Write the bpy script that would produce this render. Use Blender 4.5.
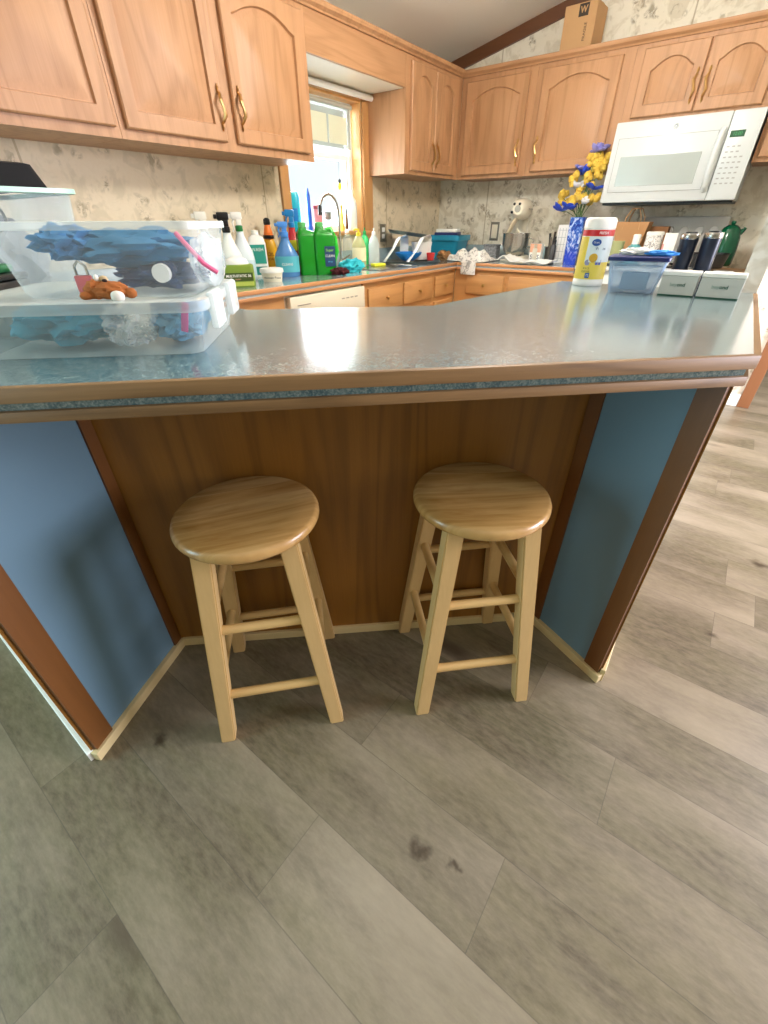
import bpy, bmesh, math, random
from mathutils import Vector, Matrix, noise as mnoise
PI = math.pi
random.seed(7)
scn = bpy.context.scene
COL = scn.collection
for o in list(bpy.data.objects): bpy.data.objects.remove(o)

# ------------------------------------------------------------------ camera, sky, light, exposure
CAM_H, FPX, PITCH, ROLL, YAW = 1.185, 424.9, 0.6006, -0.0057, 0.645
cd = bpy.data.cameras.new('camera'); cam = bpy.data.objects.new('camera', cd); COL.objects.link(cam)
cd.sensor_fit = 'HORIZONTAL'; cd.sensor_width = 36.0; cd.lens = FPX / 768 * 36.0
cd.clip_start = 0.02
fw = Vector((0, math.cos(PITCH), -math.sin(PITCH))); rt = Vector((1, 0, 0)); up = rt.cross(fw)
r2 = rt * math.cos(ROLL) + up * math.sin(ROLL); u2 = up * math.cos(ROLL) - rt * math.sin(ROLL)
M3 = Matrix((r2, u2, -fw)).transposed()
cam.matrix_world = Matrix.Translation((0, 0, CAM_H)) @ (Matrix.Rotation(YAW, 3, 'Z') @ M3).to_4x4()
scn.camera = cam

world = bpy.data.worlds.new('sky'); scn.world = world; world.use_nodes = True
bg = world.node_tree.nodes['Background']
bg.inputs['Color'].default_value = (0.86, 0.95, 1.0, 1); bg.inputs['Strength'].default_value = 0.75

vs = scn.view_settings
vs.view_transform = 'Standard'; vs.look = 'None'; vs.gamma = 1.0; vs.use_curve_mapping = False
vs.exposure = 0.35

def area(name, loc, target, sx, sy, power, color):
    l = bpy.data.lights.new(name, 'AREA'); l.shape = 'RECTANGLE'; l.size = sx; l.size_y = sy
    l.energy = power; l.color = color
    o = bpy.data.objects.new(name, l); COL.objects.link(o); o.location = loc
    o.rotation_euler = (Vector(target) - Vector(loc)).to_track_quat('-Z', 'Y').to_euler()
    return o
# daylight of the kitchen window, the glazed door on the left behind the camera, an added lamp for unseen daylight on the right
area('daylight_kitchen_window', (-2.72, 2.66, 1.5), (-1.2, 2.6, 1.0), 0.9, 0.8, 40, (0.93, 0.98, 1.0))
area('daylight_glass_door', (-2.48, -1.7, 1.05), (-0.4, .2, 0.4), 1.5, 1.7, 60, (0.58, 0.93, 1.0))
area('daylight_right_unseen', (2.5, 2.8, 1.3), (0.5, 1.9, 0.1), 2.0, 1.8, 205, (0.91, 0.88, 1.0))

# ------------------------------------------------------------------ materials
def lin(h):
    h = h.lstrip('#'); c = [int(h[i:i+2], 16) / 255 for i in (0, 2, 4)]
    return tuple(x / 12.92 if x <= .04045 else ((x + .055) / 1.055) ** 2.4 for x in c) + (1,)
class NT:
    def __init__(s, name):
        s.m = bpy.data.materials.new(name); s.m.use_nodes = True; s.t = s.m.node_tree
        s.b = s.t.nodes['Principled BSDF']
    def n(s, typ, **kw):
        nd = s.t.nodes.new(typ)
        for k, v in kw.items():
            if k.startswith('i_'): nd.inputs[k[2:].replace('_', ' ')].default_value = v
            else: setattr(nd, k, v)
        return nd
    def l(s, a, b): s.t.links.new(a, b)
    def put(s, v, sock):
        if isinstance(v, (int, float)): sock.default_value = v
        else: s.l(v, sock)
    def math(s, op, a, b=0.0, c=None):
        nd = s.n('ShaderNodeMath', operation=op); s.put(a, nd.inputs[0]); s.put(b, nd.inputs[1])
        if c is not None: s.put(c, nd.inputs[2])
        return nd.outputs[0]
    def coord(s, sc=(1, 1, 1), rnd=True):
        tc = s.n('ShaderNodeTexCoord'); mp = s.n('ShaderNodeMapping'); mp.inputs['Scale'].default_value = sc
        s.l(tc.outputs['Object'], mp.inputs['Vector'])
        if rnd:
            oi = s.n('ShaderNodeObjectInfo'); cb = s.n('ShaderNodeCombineXYZ')
            r = s.math('MULTIPLY', oi.outputs['Random'], 37.0)
            for i in range(3): s.l(r, cb.inputs[i])
            s.l(cb.outputs[0], mp.inputs['Location'])
        return mp.outputs[0]
    def noise(s, vec, scale=5, detail=4, rough=.55, dist=0):
        nd = s.n('ShaderNodeTexNoise'); nd.inputs['Scale'].default_value = scale; nd.inputs['Detail'].default_value = detail
        nd.inputs['Roughness'].default_value = rough; nd.inputs['Distortion'].default_value = dist
        s.l(vec, nd.inputs['Vector']); return nd.outputs[0]
    def ramp(s, f, stops):
        nd = s.n('ShaderNodeValToRGB'); s.l(f, nd.inputs[0]); e = nd.color_ramp.elements
        while len(e) < len(stops): e.new(.5)
        for el, (p, c) in zip(e, stops): el.position = p; el.color = c
        return nd.outputs[0]
    def mix(s, f, a, b, mode='MIX'):
        nd = s.n('ShaderNodeMix', data_type='RGBA', blend_type=mode); s.put(f, nd.inputs[0])
        for v, k in ((a, 6), (b, 7)):
            if isinstance(v, tuple): nd.inputs[k].default_value = v
            else: s.l(v, nd.inputs[k])
        return nd.outputs[2]
    def bump(s, f, strength=.2, dist=.002):
        nd = s.n('ShaderNodeBump'); nd.inputs['Strength'].default_value = strength; nd.inputs['Distance'].default_value = dist
        s.l(f, nd.inputs['Height']); s.l(nd.outputs[0], s.b.inputs['Normal'])
    def base(s, c, rough=.5, metal=0, spec=.5):
        if isinstance(c, tuple): s.b.inputs['Base Color'].default_value = c
        else: s.l(c, s.b.inputs['Base Color'])
        s.b.inputs['Roughness'].default_value = rough; s.b.inputs['Metallic'].default_value = metal
        s.b.inputs['Specular IOR Level'].default_value = spec
        return s.m
def dim(c, k): return (c[0] * k, c[1] * k, c[2] * k, 1)
_pc = {}
def plain(hexc, rough=.45, metal=0, var=.08, scale=9, spec=.5):
    key = (hexc, rough, metal)
    if key in _pc: return _pc[key]
    t = NT('paint_' + hexc.strip('#')); c = lin(hexc)
    f = t.noise(t.coord(), scale, 3)
    _pc[key] = t.base(t.mix(f, dim(c, 1 - var), dim(c, 1 + var)), rough, metal, spec)
    return _pc[key]
def wood(name, hexc, dark, axis='z', rings=9.0, rough=.38, amt=.5, fine=.5, spec=.5, stretch=.12, freq=7):
    t = NT(name); c = lin(hexc); d = lin(dark)
    k = {'x': (stretch, 1, 1), 'y': (1, stretch, 1), 'z': (1, 1, stretch)}[axis]
    v = t.coord(k)
    n1 = t.noise(v, freq, 2, .45, .3)
    s = t.math('SINE', t.math('MULTIPLY', n1, rings * 6.28))
    s = t.math('POWER', t.math('MULTIPLY_ADD', s, .5, .5), 3.0)
    k2 = {'x': (.03, 1, 1), 'y': (1, .03, 1), 'z': (1, 1, .03)}[axis]
    n2 = t.noise(t.coord(k2), 180, 3, .6)
    n3 = t.noise(t.coord(k), 3, 2)
    g = t.math('ADD', t.math('MULTIPLY', s, amt), t.math('MULTIPLY', t.math('SUBTRACT', n2, .35), fine))
    g.node.use_clamp = True
    col = t.mix(g, c, d)
    col = t.mix(t.math('MULTIPLY', n3, .25), col, dim(c, .72))
    t.bump(n2, .08, .001)
    return t.base(col, rough, 0, spec)
M_CAB = wood('cabinet_oak', '#bb8d66', '#8f623d', 'z', 6, .46, .34, .6, spec=.4)
M_CABX = wood('cabinet_oak_horizontal', '#bb8d66', '#8f623d', 'x', 6, .46, .34, .6, spec=.4)
M_CABY = wood('cabinet_oak_sideways', '#bb8d66', '#8f623d', 'y', 6, .46, .34, .6, spec=.4)
M_BASECAB = wood('base_cabinet_oak', '#cf9a62', '#9a6534', 'x', 5, .38, .25, .4)
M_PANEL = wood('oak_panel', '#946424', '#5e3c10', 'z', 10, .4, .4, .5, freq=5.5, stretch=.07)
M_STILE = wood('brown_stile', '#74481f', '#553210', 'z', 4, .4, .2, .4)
M_STOOL = wood('stool_beech', '#d9b679', '#ad8347', 'x', 4, .33, .25, .35, stretch=.08)
def seat_mat():
    t = NT('seat_staves'); v = t.coord((1, 1, 1)); s = t.n('ShaderNodeSeparateXYZ'); tc = t.n('ShaderNodeTexCoord'); t.l(tc.outputs['Object'], s.inputs[0])
    k = t.math('FLOOR', t.math('DIVIDE', s.outputs[1], .047)); wn = t.n('ShaderNodeTexWhiteNoise', noise_dimensions='1D'); t.l(k, wn.inputs['W'])
    sh = t.n('ShaderNodeCombineXYZ'); t.l(t.math('MULTIPLY_ADD', wn.outputs['Value'], 9.0, t.math('MULTIPLY', s.outputs[0], .12)), sh.inputs[0]); t.l(s.outputs[1], sh.inputs[1])
    n = t.noise(sh.outputs[0], 26, 4, .6, .5); n2 = t.noise(sh.outputs[0], 120, 3, .6)
    c = t.mix(wn.outputs['Value'], lin('#c99f62'), lin('#dcb980'))
    c = t.mix(t.ramp(n, [(.42, (0, 0, 0, 1)), (.68, (.8, .8, .8, 1))]), c, lin('#97682f')); c = t.mix(t.math('MULTIPLY', n2, .3), c, lin('#b08548'))
    return t.base(c, .27, 0, .6)
M_SEAT = seat_mat()
M_STOOLLEG = wood('stool_beech_upright', '#d8b67d', '#b28a4d', 'z', 3, .4, .15, .4)
M_EDGE = wood('oak_edging', '#987650', '#5f4427', 'x', 7, .5, .5, .75, spec=.35)
M_BASEB = wood('cream_baseboard', '#dcc795', '#b79c66', 'x', 3, .4, .2, .3)
M_BROWNTRIM = wood('dark_ceiling_trim', '#6d4326', '#4d2c16', 'x', 4, .4, .2, .3)
M_CASING = wood('window_casing_oak', '#c3905a', '#93602f', 'z', 4, .4, .2, .4)
M_WHITE = plain('#e6ebec', .28, 0, .02)
M_WHITEP = plain('#f2f1ec', .4, 0, .03)
M_CREAM = plain('#e9e1cd', .3, 0, .03)
M_BLACK = plain('#121214', .35, 0, .1)
M_CHROME = plain('#c9c9c6', .14, 1, .03)
M_STEEL = plain('#b7b4ad', .26, 1, .05)
M_BRASS = plain('#c9a36a', .28, 1, .08)
M_BLUE = plain('#68879a', .42, 0, .04, 3)
M_CEIL = plain('#efe9df', .8, 0, .03, 2)

def laminate(k=1.0, name='speckled_laminate'):
    t = NT(name); v = t.coord((1, 1, 1), False)
    n = t.noise(v, 260, 3, .7); n2 = t.noise(v, 60, 3, .6); n3 = t.noise(v, 5, 2)
    c = t.ramp(n, [(.36, lin('#30505a')), (.5, lin('#64828a')), (.62, lin('#a9bab6'))])
    c2 = t.ramp(n2, [(.4, lin('#3e6270')), (.6, lin('#8aa3a2'))])
    c = t.mix(.45, c, c2); c = t.mix(t.math('MULTIPLY', n3, .3), c, lin('#4d6a74'))
    c = t.mix(k - 1.0, c, lin('#c3d0d4'))
    t.b.inputs['Coat Weight'].default_value = 1.0; t.b.inputs['Coat Roughness'].default_value = .16
    return t.base(c, .22, 0, .8)
M_LAM = laminate()
M_KLAM = laminate(1.55, 'counter_laminate_glare')  # same laminate with window glare mixed into its base colour
def wallpaper(seam_axis, seam0, c1, c2):
    t = NT('sprigged_wallpaper'); v = t.coord((1, 1, 1), False)
    n0 = t.noise(v, 2.2, 3); n1 = t.noise(v, 26, 4, .65, 1.2)
    base = t.mix(n0, lin(c1), lin(c2))
    base = t.mix(t.math('MULTIPLY', t.noise(v, 90, 3), .3), base, lin('#efe8d8'))
    vo = t.n('ShaderNodeTexVoronoi'); vo.inputs['Scale'].default_value = 9.0
    wv = t.n('ShaderNodeVectorMath', operation='ADD'); t.l(v, wv.inputs[0])
    nz = t.n('ShaderNodeTexNoise'); nz.inputs['Scale'].default_value = 14; t.l(v, nz.inputs['Vector'])
    sc = t.n('ShaderNodeVectorMath', operation='SCALE'); t.l(nz.outputs['Color'], sc.inputs[0]); sc.inputs['Scale'].default_value = .14
    t.l(sc.outputs[0], wv.inputs[1]); t.l(wv.outputs[0], vo.inputs['Vector'])
    spot = t.ramp(vo.outputs['Distance'], [(.22, (1, 1, 1, 1)), (.42, (0, 0, 0, 1))])
    blot = t.ramp(n1, [(.45, (0, 0, 0, 1)), (.57, (1, 1, 1, 1))])
    m = t.math('MULTIPLY', spot, blot)
    col = t.mix(t.math('MULTIPLY', m, .75), base, lin('#8a7d62'))
    faint = t.ramp(t.noise(v, 11, 3, .6, .8), [(.48, (0, 0, 0, 1)), (.6, (1, 1, 1, 1))])
    col = t.mix(t.math('MULTIPLY', faint, .42), col, lin('#bdb195'))
    sx = t.n('ShaderNodeSeparateXYZ'); t.l(v, sx.inputs[0])
    a = t.math('MODULO', t.math('ADD', t.math('SUBTRACT', sx.outputs[seam_axis], seam0), 12.2), 1.22)
    line = t.math('LESS_THAN', a, .009)
    col = t.mix(t.math('MULTIPLY', line, .6), col, lin('#9c8a68'))
    return t.base(col, .6, 0, .3)
M_PAPER_A = wallpaper(1, 2.10, '#e2d3b8', '#d3c2a3'); M_PAPER_B = wallpaper(0, -.775, '#f1ecdd', '#e4dcc8')
KNOTS = [(-.157, .337, .02), (-.079, .360, .013), (-.87, .12, .02), (.32, 1.45, .02), (.45, 2.0, .03)]
def floor_mat():
    t = NT('vinyl_plank_floor'); v = t.coord((1, 1, 1), False)
    s = t.n('ShaderNodeSeparateXYZ'); t.l(v, s.inputs[0]); x, y = s.outputs[0], s.outputs[1]
    wx = t.math('MULTIPLY_ADD', t.noise(v, 30, 3), .05, x); wy = t.math('MULTIPLY_ADD', t.noise(v, 26, 3), .05, y)
    L, Wd = 1.22, .19
    yr = t.math('DIVIDE', t.math('SUBTRACT', y, .06), Wd); row = t.math('FLOOR', yr); fy = t.math('SUBTRACT', yr, row)
    off = t.math('ADD', t.math('MULTIPLY_ADD', row, .502, -.39), t.math('MULTIPLY', t.math('MULTIPLY', row, row), -.107))
    off = t.math('ADD', off, t.math('MULTIPLY', t.math('COMPARE', row, 2.0, .1), .62))
    xr = t.math('DIVIDE', t.math('SUBTRACT', x, off), L); cx = t.math('FLOOR', xr); fx = t.math('SUBTRACT', xr, cx)
    ey = t.math('MULTIPLY', t.math('MINIMUM', fy, t.math('SUBTRACT', 1.0, fy)), Wd)
    ex = t.math('MULTIPLY', t.math('MINIMUM', fx, t.math('SUBTRACT', 1.0, fx)), L)
    seam = t.math('LESS_THAN', t.math('MINIMUM', ex, ey), .001)
    cb = t.n('ShaderNodeCombineXYZ'); t.l(row, cb.inputs[0]); t.l(cx, cb.inputs[1])
    wn = t.n('ShaderNodeTexWhiteNoise', noise_dimensions='2D'); t.l(cb.outputs[0], wn.inputs['Vector'])
    r = wn.outputs['Value']
    # per-plank shifted grain coordinates
    sh = t.n('ShaderNodeCombineXYZ'); t.l(t.math('MULTIPLY_ADD', r, 31.0, t.math('MULTIPLY', x, .34)), sh.inputs[0])
    t.l(t.math('MULTIPLY_ADD', r, 17.0, y), sh.inputs[1])
    g1 = t.noise(sh.outputs[0], 8, 6, .68, 1.4); g2 = t.noise(sh.outputs[0], 70, 4, .7); g3 = t.noise(sh.outputs[0], 3.2, 3)
    col = t.mix(r, lin('#565039'), lin('#6f664d'))
    col = t.mix(t.ramp(g1, [(.42, (0, 0, 0, 1)), (.6, (.9, .9, .9, 1))]), col, lin('#5a503e'))
    col = t.mix(t.math('MULTIPLY', t.ramp(g2, [(.35, (0, 0, 0, 1)), (.7, (1, 1, 1, 1))]), .34), col, lin('#a3977f'))
    col = t.mix(t.ramp(g3, [(.45, (0, 0, 0, 1)), (.7, (.6, .6, .6, 1))]), col, lin('#a79a84'))
    vk = t.n('ShaderNodeTexVoronoi'); vk.inputs['Scale'].default_value = 3.1; t.l(sh.outputs[0], vk.inputs['Vector'])
    kn = t.ramp(vk.outputs['Distance'], [(.035, (.8, .8, .8, 1)), (.11, (0, 0, 0, 1))])
    col = t.mix(kn, col, lin('#4c4030'))
    for kx, ky, kr in KNOTS:
        dx = t.math('MULTIPLY', t.math('SUBTRACT', wx, kx + .025), .6); dy = t.math('SUBTRACT', wy, ky + .025)
        dd = t.math('SQRT', t.math('ADD', t.math('MULTIPLY', dx, dx), t.math('MULTIPLY', dy, dy)))
        col = t.mix(t.ramp(t.math('DIVIDE', dd, kr), [(.25, (.9, .9, .9, 1)), (1, (0, 0, 0, 1))]), col, lin('#3e3222'))
    col = t.mix(t.math('MULTIPLY', seam, .45), col, lin('#4a443a'))
    t.bump(g2, .05, .001)
    return t.base(col, .34, 0, .5)
M_FLOOR = floor_mat()
def clear(name, hexc, fac, rough=.25):
    t = NT(name); t.base(lin(hexc), rough)
    tr = t.n('ShaderNodeBsdfTransparent'); tr.inputs[0].default_value = (.97, .99, 1, 1)
    lw = t.n('ShaderNodeLayerWeight'); lw.inputs['Blend'].default_value = .25
    f = t.math('MULTIPLY_ADD', lw.outputs['Facing'], .4, fac); f.node.use_clamp = True
    mx = t.n('ShaderNodeMixShader'); t.l(f, mx.inputs[0])
    t.l(tr.outputs[0], mx.inputs[1]); t.l(t.b.outputs[0], mx.inputs[2])
    t.l(mx.outputs[0], t.t.nodes['Material Output'].inputs['Surface'])
    return t.m
M_BINLOW = clear('milky_clear_plastic', '#dfeae6', .2)
M_BIN = clear('frosted_clear_plastic', '#e3ebe9', .16)
M_BINLID = clear('frosted_lid_plastic', '#e9f0ec', .4)
M_BLUECLEAR = clear('blue_tinted_plastic', '#b9d4f2', .3)
M_GLASS = clear('clear_glass', '#dfe9e6', .12, .08)
M_BAG = clear('zip_bag_plastic', '#dfe6e6', .25, .2)
M_SHADE = clear('translucent_shade', '#a9aca2', .62, .7)
M_PANE = clear('window_pane', '#f4fbff', .03, .05)
def emit(name, hexc, k):
    t = NT(name); t.base(lin(hexc), .5); t.b.inputs['Emission Color'].default_value = lin(hexc); t.b.inputs['Emission Strength'].default_value = k
    return t.m

# ------------------------------------------------------------------ mesh helpers
class MB:
    def __init__(s): s.bm = bmesh.new()
    def merge(s, tmp, mat=None):
        me = bpy.data.meshes.new('tmp')
        if mat is not None: bmesh.ops.transform(tmp, matrix=mat, verts=tmp.verts)
        tmp.to_mesh(me); tmp.free(); s.bm.from_mesh(me); bpy.data.meshes.remove(me); return s
    def box(s, x0, x1, y0, y1, z0, z1, b=0, seg=2, mat=None):
        t = bmesh.new(); bmesh.ops.create_cube(t, size=1)
        for v in t.verts: v.co = Vector((x0 + (v.co.x + .5) * (x1 - x0), y0 + (v.co.y + .5) * (y1 - y0), z0 + (v.co.z + .5) * (z1 - z0)))
        if b: bmesh.ops.bevel(t, geom=list(t.edges), offset=b, segments=seg, affect='EDGES', profile=.5)
        return s.merge(t, mat)
    def lathe(s, prof, n=28, mat=None, sx=1, sy=1):
        t = bmesh.new(); rings = []
        for r, z in prof:
            if r < 1e-5: rings.append([t.verts.new((0, 0, z))])
            else: rings.append([t.verts.new((r * sx * math.cos(2 * PI * i / n), r * sy * math.sin(2 * PI * i / n), z)) for i in range(n)])
        for a, b in zip(rings, rings[1:]):
            if len(a) == 1 and len(b) == 1: continue
            for i in range(n):
                j = (i + 1) % n
                if len(a) == 1: t.faces.new((a[0], b[j], b[i]))
                elif len(b) == 1: t.faces.new((a[i], a[j], b[0]))
                else: t.faces.new((a[i], a[j], b[j], b[i]))
        bmesh.ops.recalc_face_normals(t, faces=t.faces)
        return s.merge(t, mat)
    def tube(s, pts, r, n=10, mat=None, closed=False, flat=1.0):
        t = bmesh.new(); pts = [Vector(p) for p in pts]; rings = []; N = len(pts)
        rr = r if isinstance(r, (list, tuple)) else [r] * N
        prev = None
        for i, p in enumerate(pts):
            if closed: d = pts[(i + 1) % N] - pts[i - 1]
            else: d = pts[min(i + 1, N - 1)] - pts[max(i - 1, 0)]
            d.normalize()
            if prev is None:
                a = d.orthogonal().normalized()
                if abs(d.z) < .9: a = d.cross(Vector((0, 0, 1))).normalized()
            else:
                a = (prev - d * prev.dot(d)); a = a.normalized() if a.length > 1e-6 else d.orthogonal().normalized()
            prev = a; b = d.cross(a)
            rings.append([t.verts.new(p + a * (rr[i] * math.cos(2 * PI * k / n)) + b * (rr[i] * flat * math.sin(2 * PI * k / n))) for k in range(n)])
        rng = range(N) if closed else range(N - 1)
        for i in rng:
            A, B = rings[i], rings[(i + 1) % N]
            for k in range(n):
                t.faces.new((A[k], A[(k + 1) % n], B[(k + 1) % n], B[k]))
        if not closed: t.faces.new(rings[0][::-1]); t.faces.new(rings[-1])
        bmesh.ops.recalc_face_normals(t, faces=t.faces)
        return s.merge(t, mat)
    def loft(s, rings, cap0=True, cap1=True, mat=None):
        t = bmesh.new(); R = [[t.verts.new(p) for p in r] for r in rings]; n = len(R[0])
        for A, B in zip(R, R[1:]):
            for k in range(n): t.faces.new((A[k], A[(k + 1) % n], B[(k + 1) % n], B[k]))
        if cap0: t.faces.new(R[0][::-1])
        if cap1: t.faces.new(R[-1])
        bmesh.ops.recalc_face_normals(t, faces=t.faces)
        return s.merge(t, mat)
    def prism(s, poly, z0, z1, b=0, mat=None):
        t = bmesh.new(); lo = [t.verts.new((x, y, z0)) for x, y in poly]; hi = [t.verts.new((x, y, z1)) for x, y in poly]; n = len(poly)
        t.faces.new(lo[::-1]); t.faces.new(hi)
        for k in range(n): t.faces.new((lo[k], lo[(k + 1) % n], hi[(k + 1) % n], hi[k]))
        bmesh.ops.recalc_face_normals(t, faces=t.faces)
        if b: bmesh.ops.bevel(t, geom=list(t.edges), offset=b, segments=2, affect='EDGES', profile=.5)
        return s.merge(t, mat)
    def blob(s, c, r, amp=.15, freq=3, sub=3, seed=0, floor=None, mat=None):
        t = bmesh.new(); bmesh.ops.create_icosphere(t, subdivisions=sub, radius=1)
        for v in t.verts:
            d = v.co.normalized()
            k = 1 + amp * mnoise.noise(d * freq + Vector((seed * 7.1, seed, 0))) + amp * .6 * mnoise.noise(d * freq * 2.3 + Vector((seed, 0, 3)))
            v.co = Vector((c[0] + d.x * r[0] * k, c[1] + d.y * r[1] * k, c[2] + d.z * r[2] * k))
            if floor is not None and v.co.z < floor: v.co.z = floor + .0005 * (d.z + 1)
        return s.merge(t, mat)
    def sheet(s, f, nu=24, nv=24, th=.003, mat=None):
        t = bmesh.new(); g = [[t.verts.new(f(i / nu, j / nv)) for j in range(nv + 1)] for i in range(nu + 1)]
        for i in range(nu):
            for j in range(nv): t.faces.new((g[i][j], g[i+1][j], g[i+1][j+1], g[i][j+1]))
        bmesh.ops.recalc_face_normals(t, faces=t.faces)
        if sum(fc.normal.z for fc in t.faces) < 0: bmesh.ops.reverse_faces(t, faces=t.faces)
        bmesh.ops.solidify(t, geom=list(t.faces), thickness=th)
        return s.merge(t, mat)
def obj(name, mb, mat, parent=None, smooth=True, loc=None, rot=None, label=None):
    me = bpy.data.meshes.new(name); mb.bm.to_mesh(me); mb.bm.free()
    me.materials.append(mat)
    if smooth:
        me.shade_smooth()
        try: me.set_sharp_from_angle(angle=math.radians(38))
        except Exception: pass
    o = bpy.data.objects.new(name, me); COL.objects.link(o)
    if parent: o.parent = parent
    if loc: o.location = loc
    if rot: o.rotation_euler = rot
    if label: o['label'] = label
    return o
def thing(name, label, cat, loc=(0, 0, 0), rz=0, group=None):
    o = bpy.data.objects.new(name, None); COL.objects.link(o); o.empty_display_size = .05
    o.location = loc; o.rotation_euler = (0, 0, rz); tag(o, label, cat, group); return o
def tag(o, label, cat, group=None):
    o['label'] = label; o['category'] = cat
    if group: o['group'] = group
    return o
def struct(name, mb, mat, **k):
    o = obj(name, mb, mat, **k); o['kind'] = 'structure'; return o
def text(s, size, mat, parent, loc, rot=(PI/2, 0, 0), name='lettering', bold=0.0, align='CENTER'):
    c = bpy.data.curves.new('t', 'FONT'); c.body = s; c.size = size; c.extrude = .0004; c.offset = bold
    c.align_x = align; c.align_y = 'CENTER'
    o = bpy.data.objects.new('t', c); COL.objects.link(o)
    bpy.context.view_layer.update()
    me = bpy.data.meshes.new_from_object(o.evaluated_get(bpy.context.evaluated_depsgraph_get()))
    bpy.data.objects.remove(o); bpy.data.curves.remove(c)
    me.materials.clear(); me.materials.append(mat)
    q = bpy.data.objects.new(name, me); COL.objects.link(q); q.parent = parent; q.location = loc; q.rotation_euler = rot
    return q
def rrect(w, d, r, z, n=5, cx=0, cy=0):
    pts = []
    for (sx, sy, a0) in ((1, 1, 0), (-1, 1, PI/2), (-1, -1, PI), (1, -1, 1.5 * PI)):
        for k in range(n + 1):
            a = a0 + PI/2 * k / n
            pts.append((cx + sx * (w/2 - r) + r * math.cos(a), cy + sy * (d/2 - r) + r * math.sin(a), z))
    return pts
R90 = PI / 2

# ------------------------------------------------------------------ room shell
XA, YB = -2.46, 4.14
def ceil_z(x): return 2.212 + .206 * (x + 2.389)
struct('floor', MB().box(-2.56, 3.4, -3.2, 6.6, -.05, 0), M_FLOOR, smooth=False)
WY0, WY1, WZ0, WZ1 = 2.30, 3.03, 1.105, 1.85           # window opening
m = MB(); m.box(XA-.12, XA, -.4, WY0, 0, 2.3).box(XA-.12, XA, WY1, YB+.1, 0, 2.3).box(XA-.12, XA, WY0, WY1, 0, WZ0).box(XA-.12, XA, WY0, WY1, WZ1, 2.3)
struct('wall_left', m, M_PAPER_A, smooth=False)
struct('wall_back', MB().box(XA-.12, .345, YB, YB+.1, 0, 3.1), M_PAPER_B, smooth=False)
struct('wall_front_added', MB().box(-2.58, 3.4, -3.3, -3.2, 0, 3.1), plain('#b9ae98', .8), smooth=False)  # unseen wall, added to keep sky light out from behind the camera
m = MB().box(2.6, 2.7, -3.2, 1.7, 0, 3.1).box(2.6, 2.7, 3.9, 6.6, 0, 3.1).box(2.6, 2.7, 1.7, 3.9, 2.25, 3.1).box(2.6, 2.7, 1.7, 3.9, 0, .3)
struct('wall_right_added', m, plain('#b9ae98', .8), smooth=False)  # unseen wall, added to cut ambient light, opening set for the right lamp
m = MB().box(XA-.12, XA, -3.2, -2.5, 0, 2.3).box(XA-.12, XA, -.9, -.4, 0, 2.3).box(XA-.12, XA, -2.5, -.9, 2.15, 2.3)
struct('wall_left_rear_added', m, plain('#b9ae98', .8), smooth=False)  # unseen wall, added to cut ambient light around the left opening
struct('wall_partition', MB().box(-.008, .046, 1.957, YB, 0, 3.0), wallpaper(0, -.775, '#fbf9f3', '#f1ede2'), smooth=False)
m = MB()
prof = [(XA-.12, ceil_z(XA-.12)), (1.2, ceil_z(1.2)), (3.4, 2.5), (3.4, 2.6), (1.2, ceil_z(1.2)+.1), (XA-.12, ceil_z(XA-.12)+.1)]
m.loft([[(x, -3.2, z) for x, z in prof], [(x, 6.6, z) for x, z in prof]])
struct('wall_far', MB().box(.2, 3.4, 6.5, 6.6, 0, 3.1), M_PAPER_B, smooth=False)
struct('wall_hall', MB().box(.245, .345, YB+.1, 6.5, 0, 3.1), M_PAPER_B, smooth=False)
struct('ceiling', m, M_CEIL, smooth=False)
m = MB(); x0, x1 = XA, .3
m.loft([[(x0, YB-.022, ceil_z(x0)-.07), (x0, YB, ceil_z(x0)-.07), (x0, YB, ceil_z(x0)), (x0, YB-.03, ceil_z(x0))],
        [(x1, YB-.022, ceil_z(x1)-.07), (x1, YB, ceil_z(x1)-.07), (x1, YB, ceil_z(x1)), (x1, YB-.03, ceil_z(x1))]])
struct('trim_1', m, M_BROWNTRIM, smooth=False)
struct('trim_2', MB().box(.275, .35, YB-.02, YB+.1, 0, 2.2, .004), wood('door_casing_oak', '#8f5f3c', '#6d4326', 'z', 3, .4, .2, .4), smooth=False)
struct('baseboard_back', MB().box(.047, .275, YB-.016, YB, 0, .09, .004), M_WHITEP, smooth=False)
struct('baseboard_partition', MB().box(.046, .058, 1.97, YB-.02, 0, .09, .003), M_WHITEP, smooth=False)

# kitchen window: casing, jambs, sill, sash and panes
win = thing('window_1', 'bright kitchen window above the sink with an oak casing and grey shade', 'window', (XA, 0, 0)); win['kind'] = 'structure'
def wpart(name, mb, mat, **k): return obj(name, mb, mat, win, smooth=False, **k)
m = MB(); m.box(.001, .02, WY1, WY1+.1, WZ0-.03, WZ1+.045, .004).box(.001, .02, WY0-.07, WY0, WZ0-.03, WZ1+.045, .004).box(.001, .022, WY0, WY1, WZ1, WZ1+.045, .004)
wpart('casing', m, M_CASING)
m = MB(); m.box(-.12, 0, WY1-.012, WY1, WZ0, WZ1).box(-.12, 0, WY0, WY0+.012, WZ0, WZ1).box(-.12, 0, WY0+.012, WY1-.012, WZ1-.012, WZ1)
wpart('jamb', m, wood('window_jamb_oak', '#e0aa6c', '#b97f42', 'z', 4, .4, .2, .4))
wpart('sill', MB().box(-.12, .035, WY0-.02, WY1+.1, WZ0-.005, WZ0+.02, .005), M_CASING)
fr = MB(); a, b = WY0+.012, WY1-.012; z0, z1 = WZ0+.02, WZ1-.012
fr.box(-.118, -.08, a, a+.035, z0, z1).box(-.118, -.08, b-.035, b, z0, z1).box(-.118, -.08, a+.035, b-.035, z0, z0+.035).box(-.118, -.08, a+.035, b-.035, z1-.035, z1)
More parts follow.
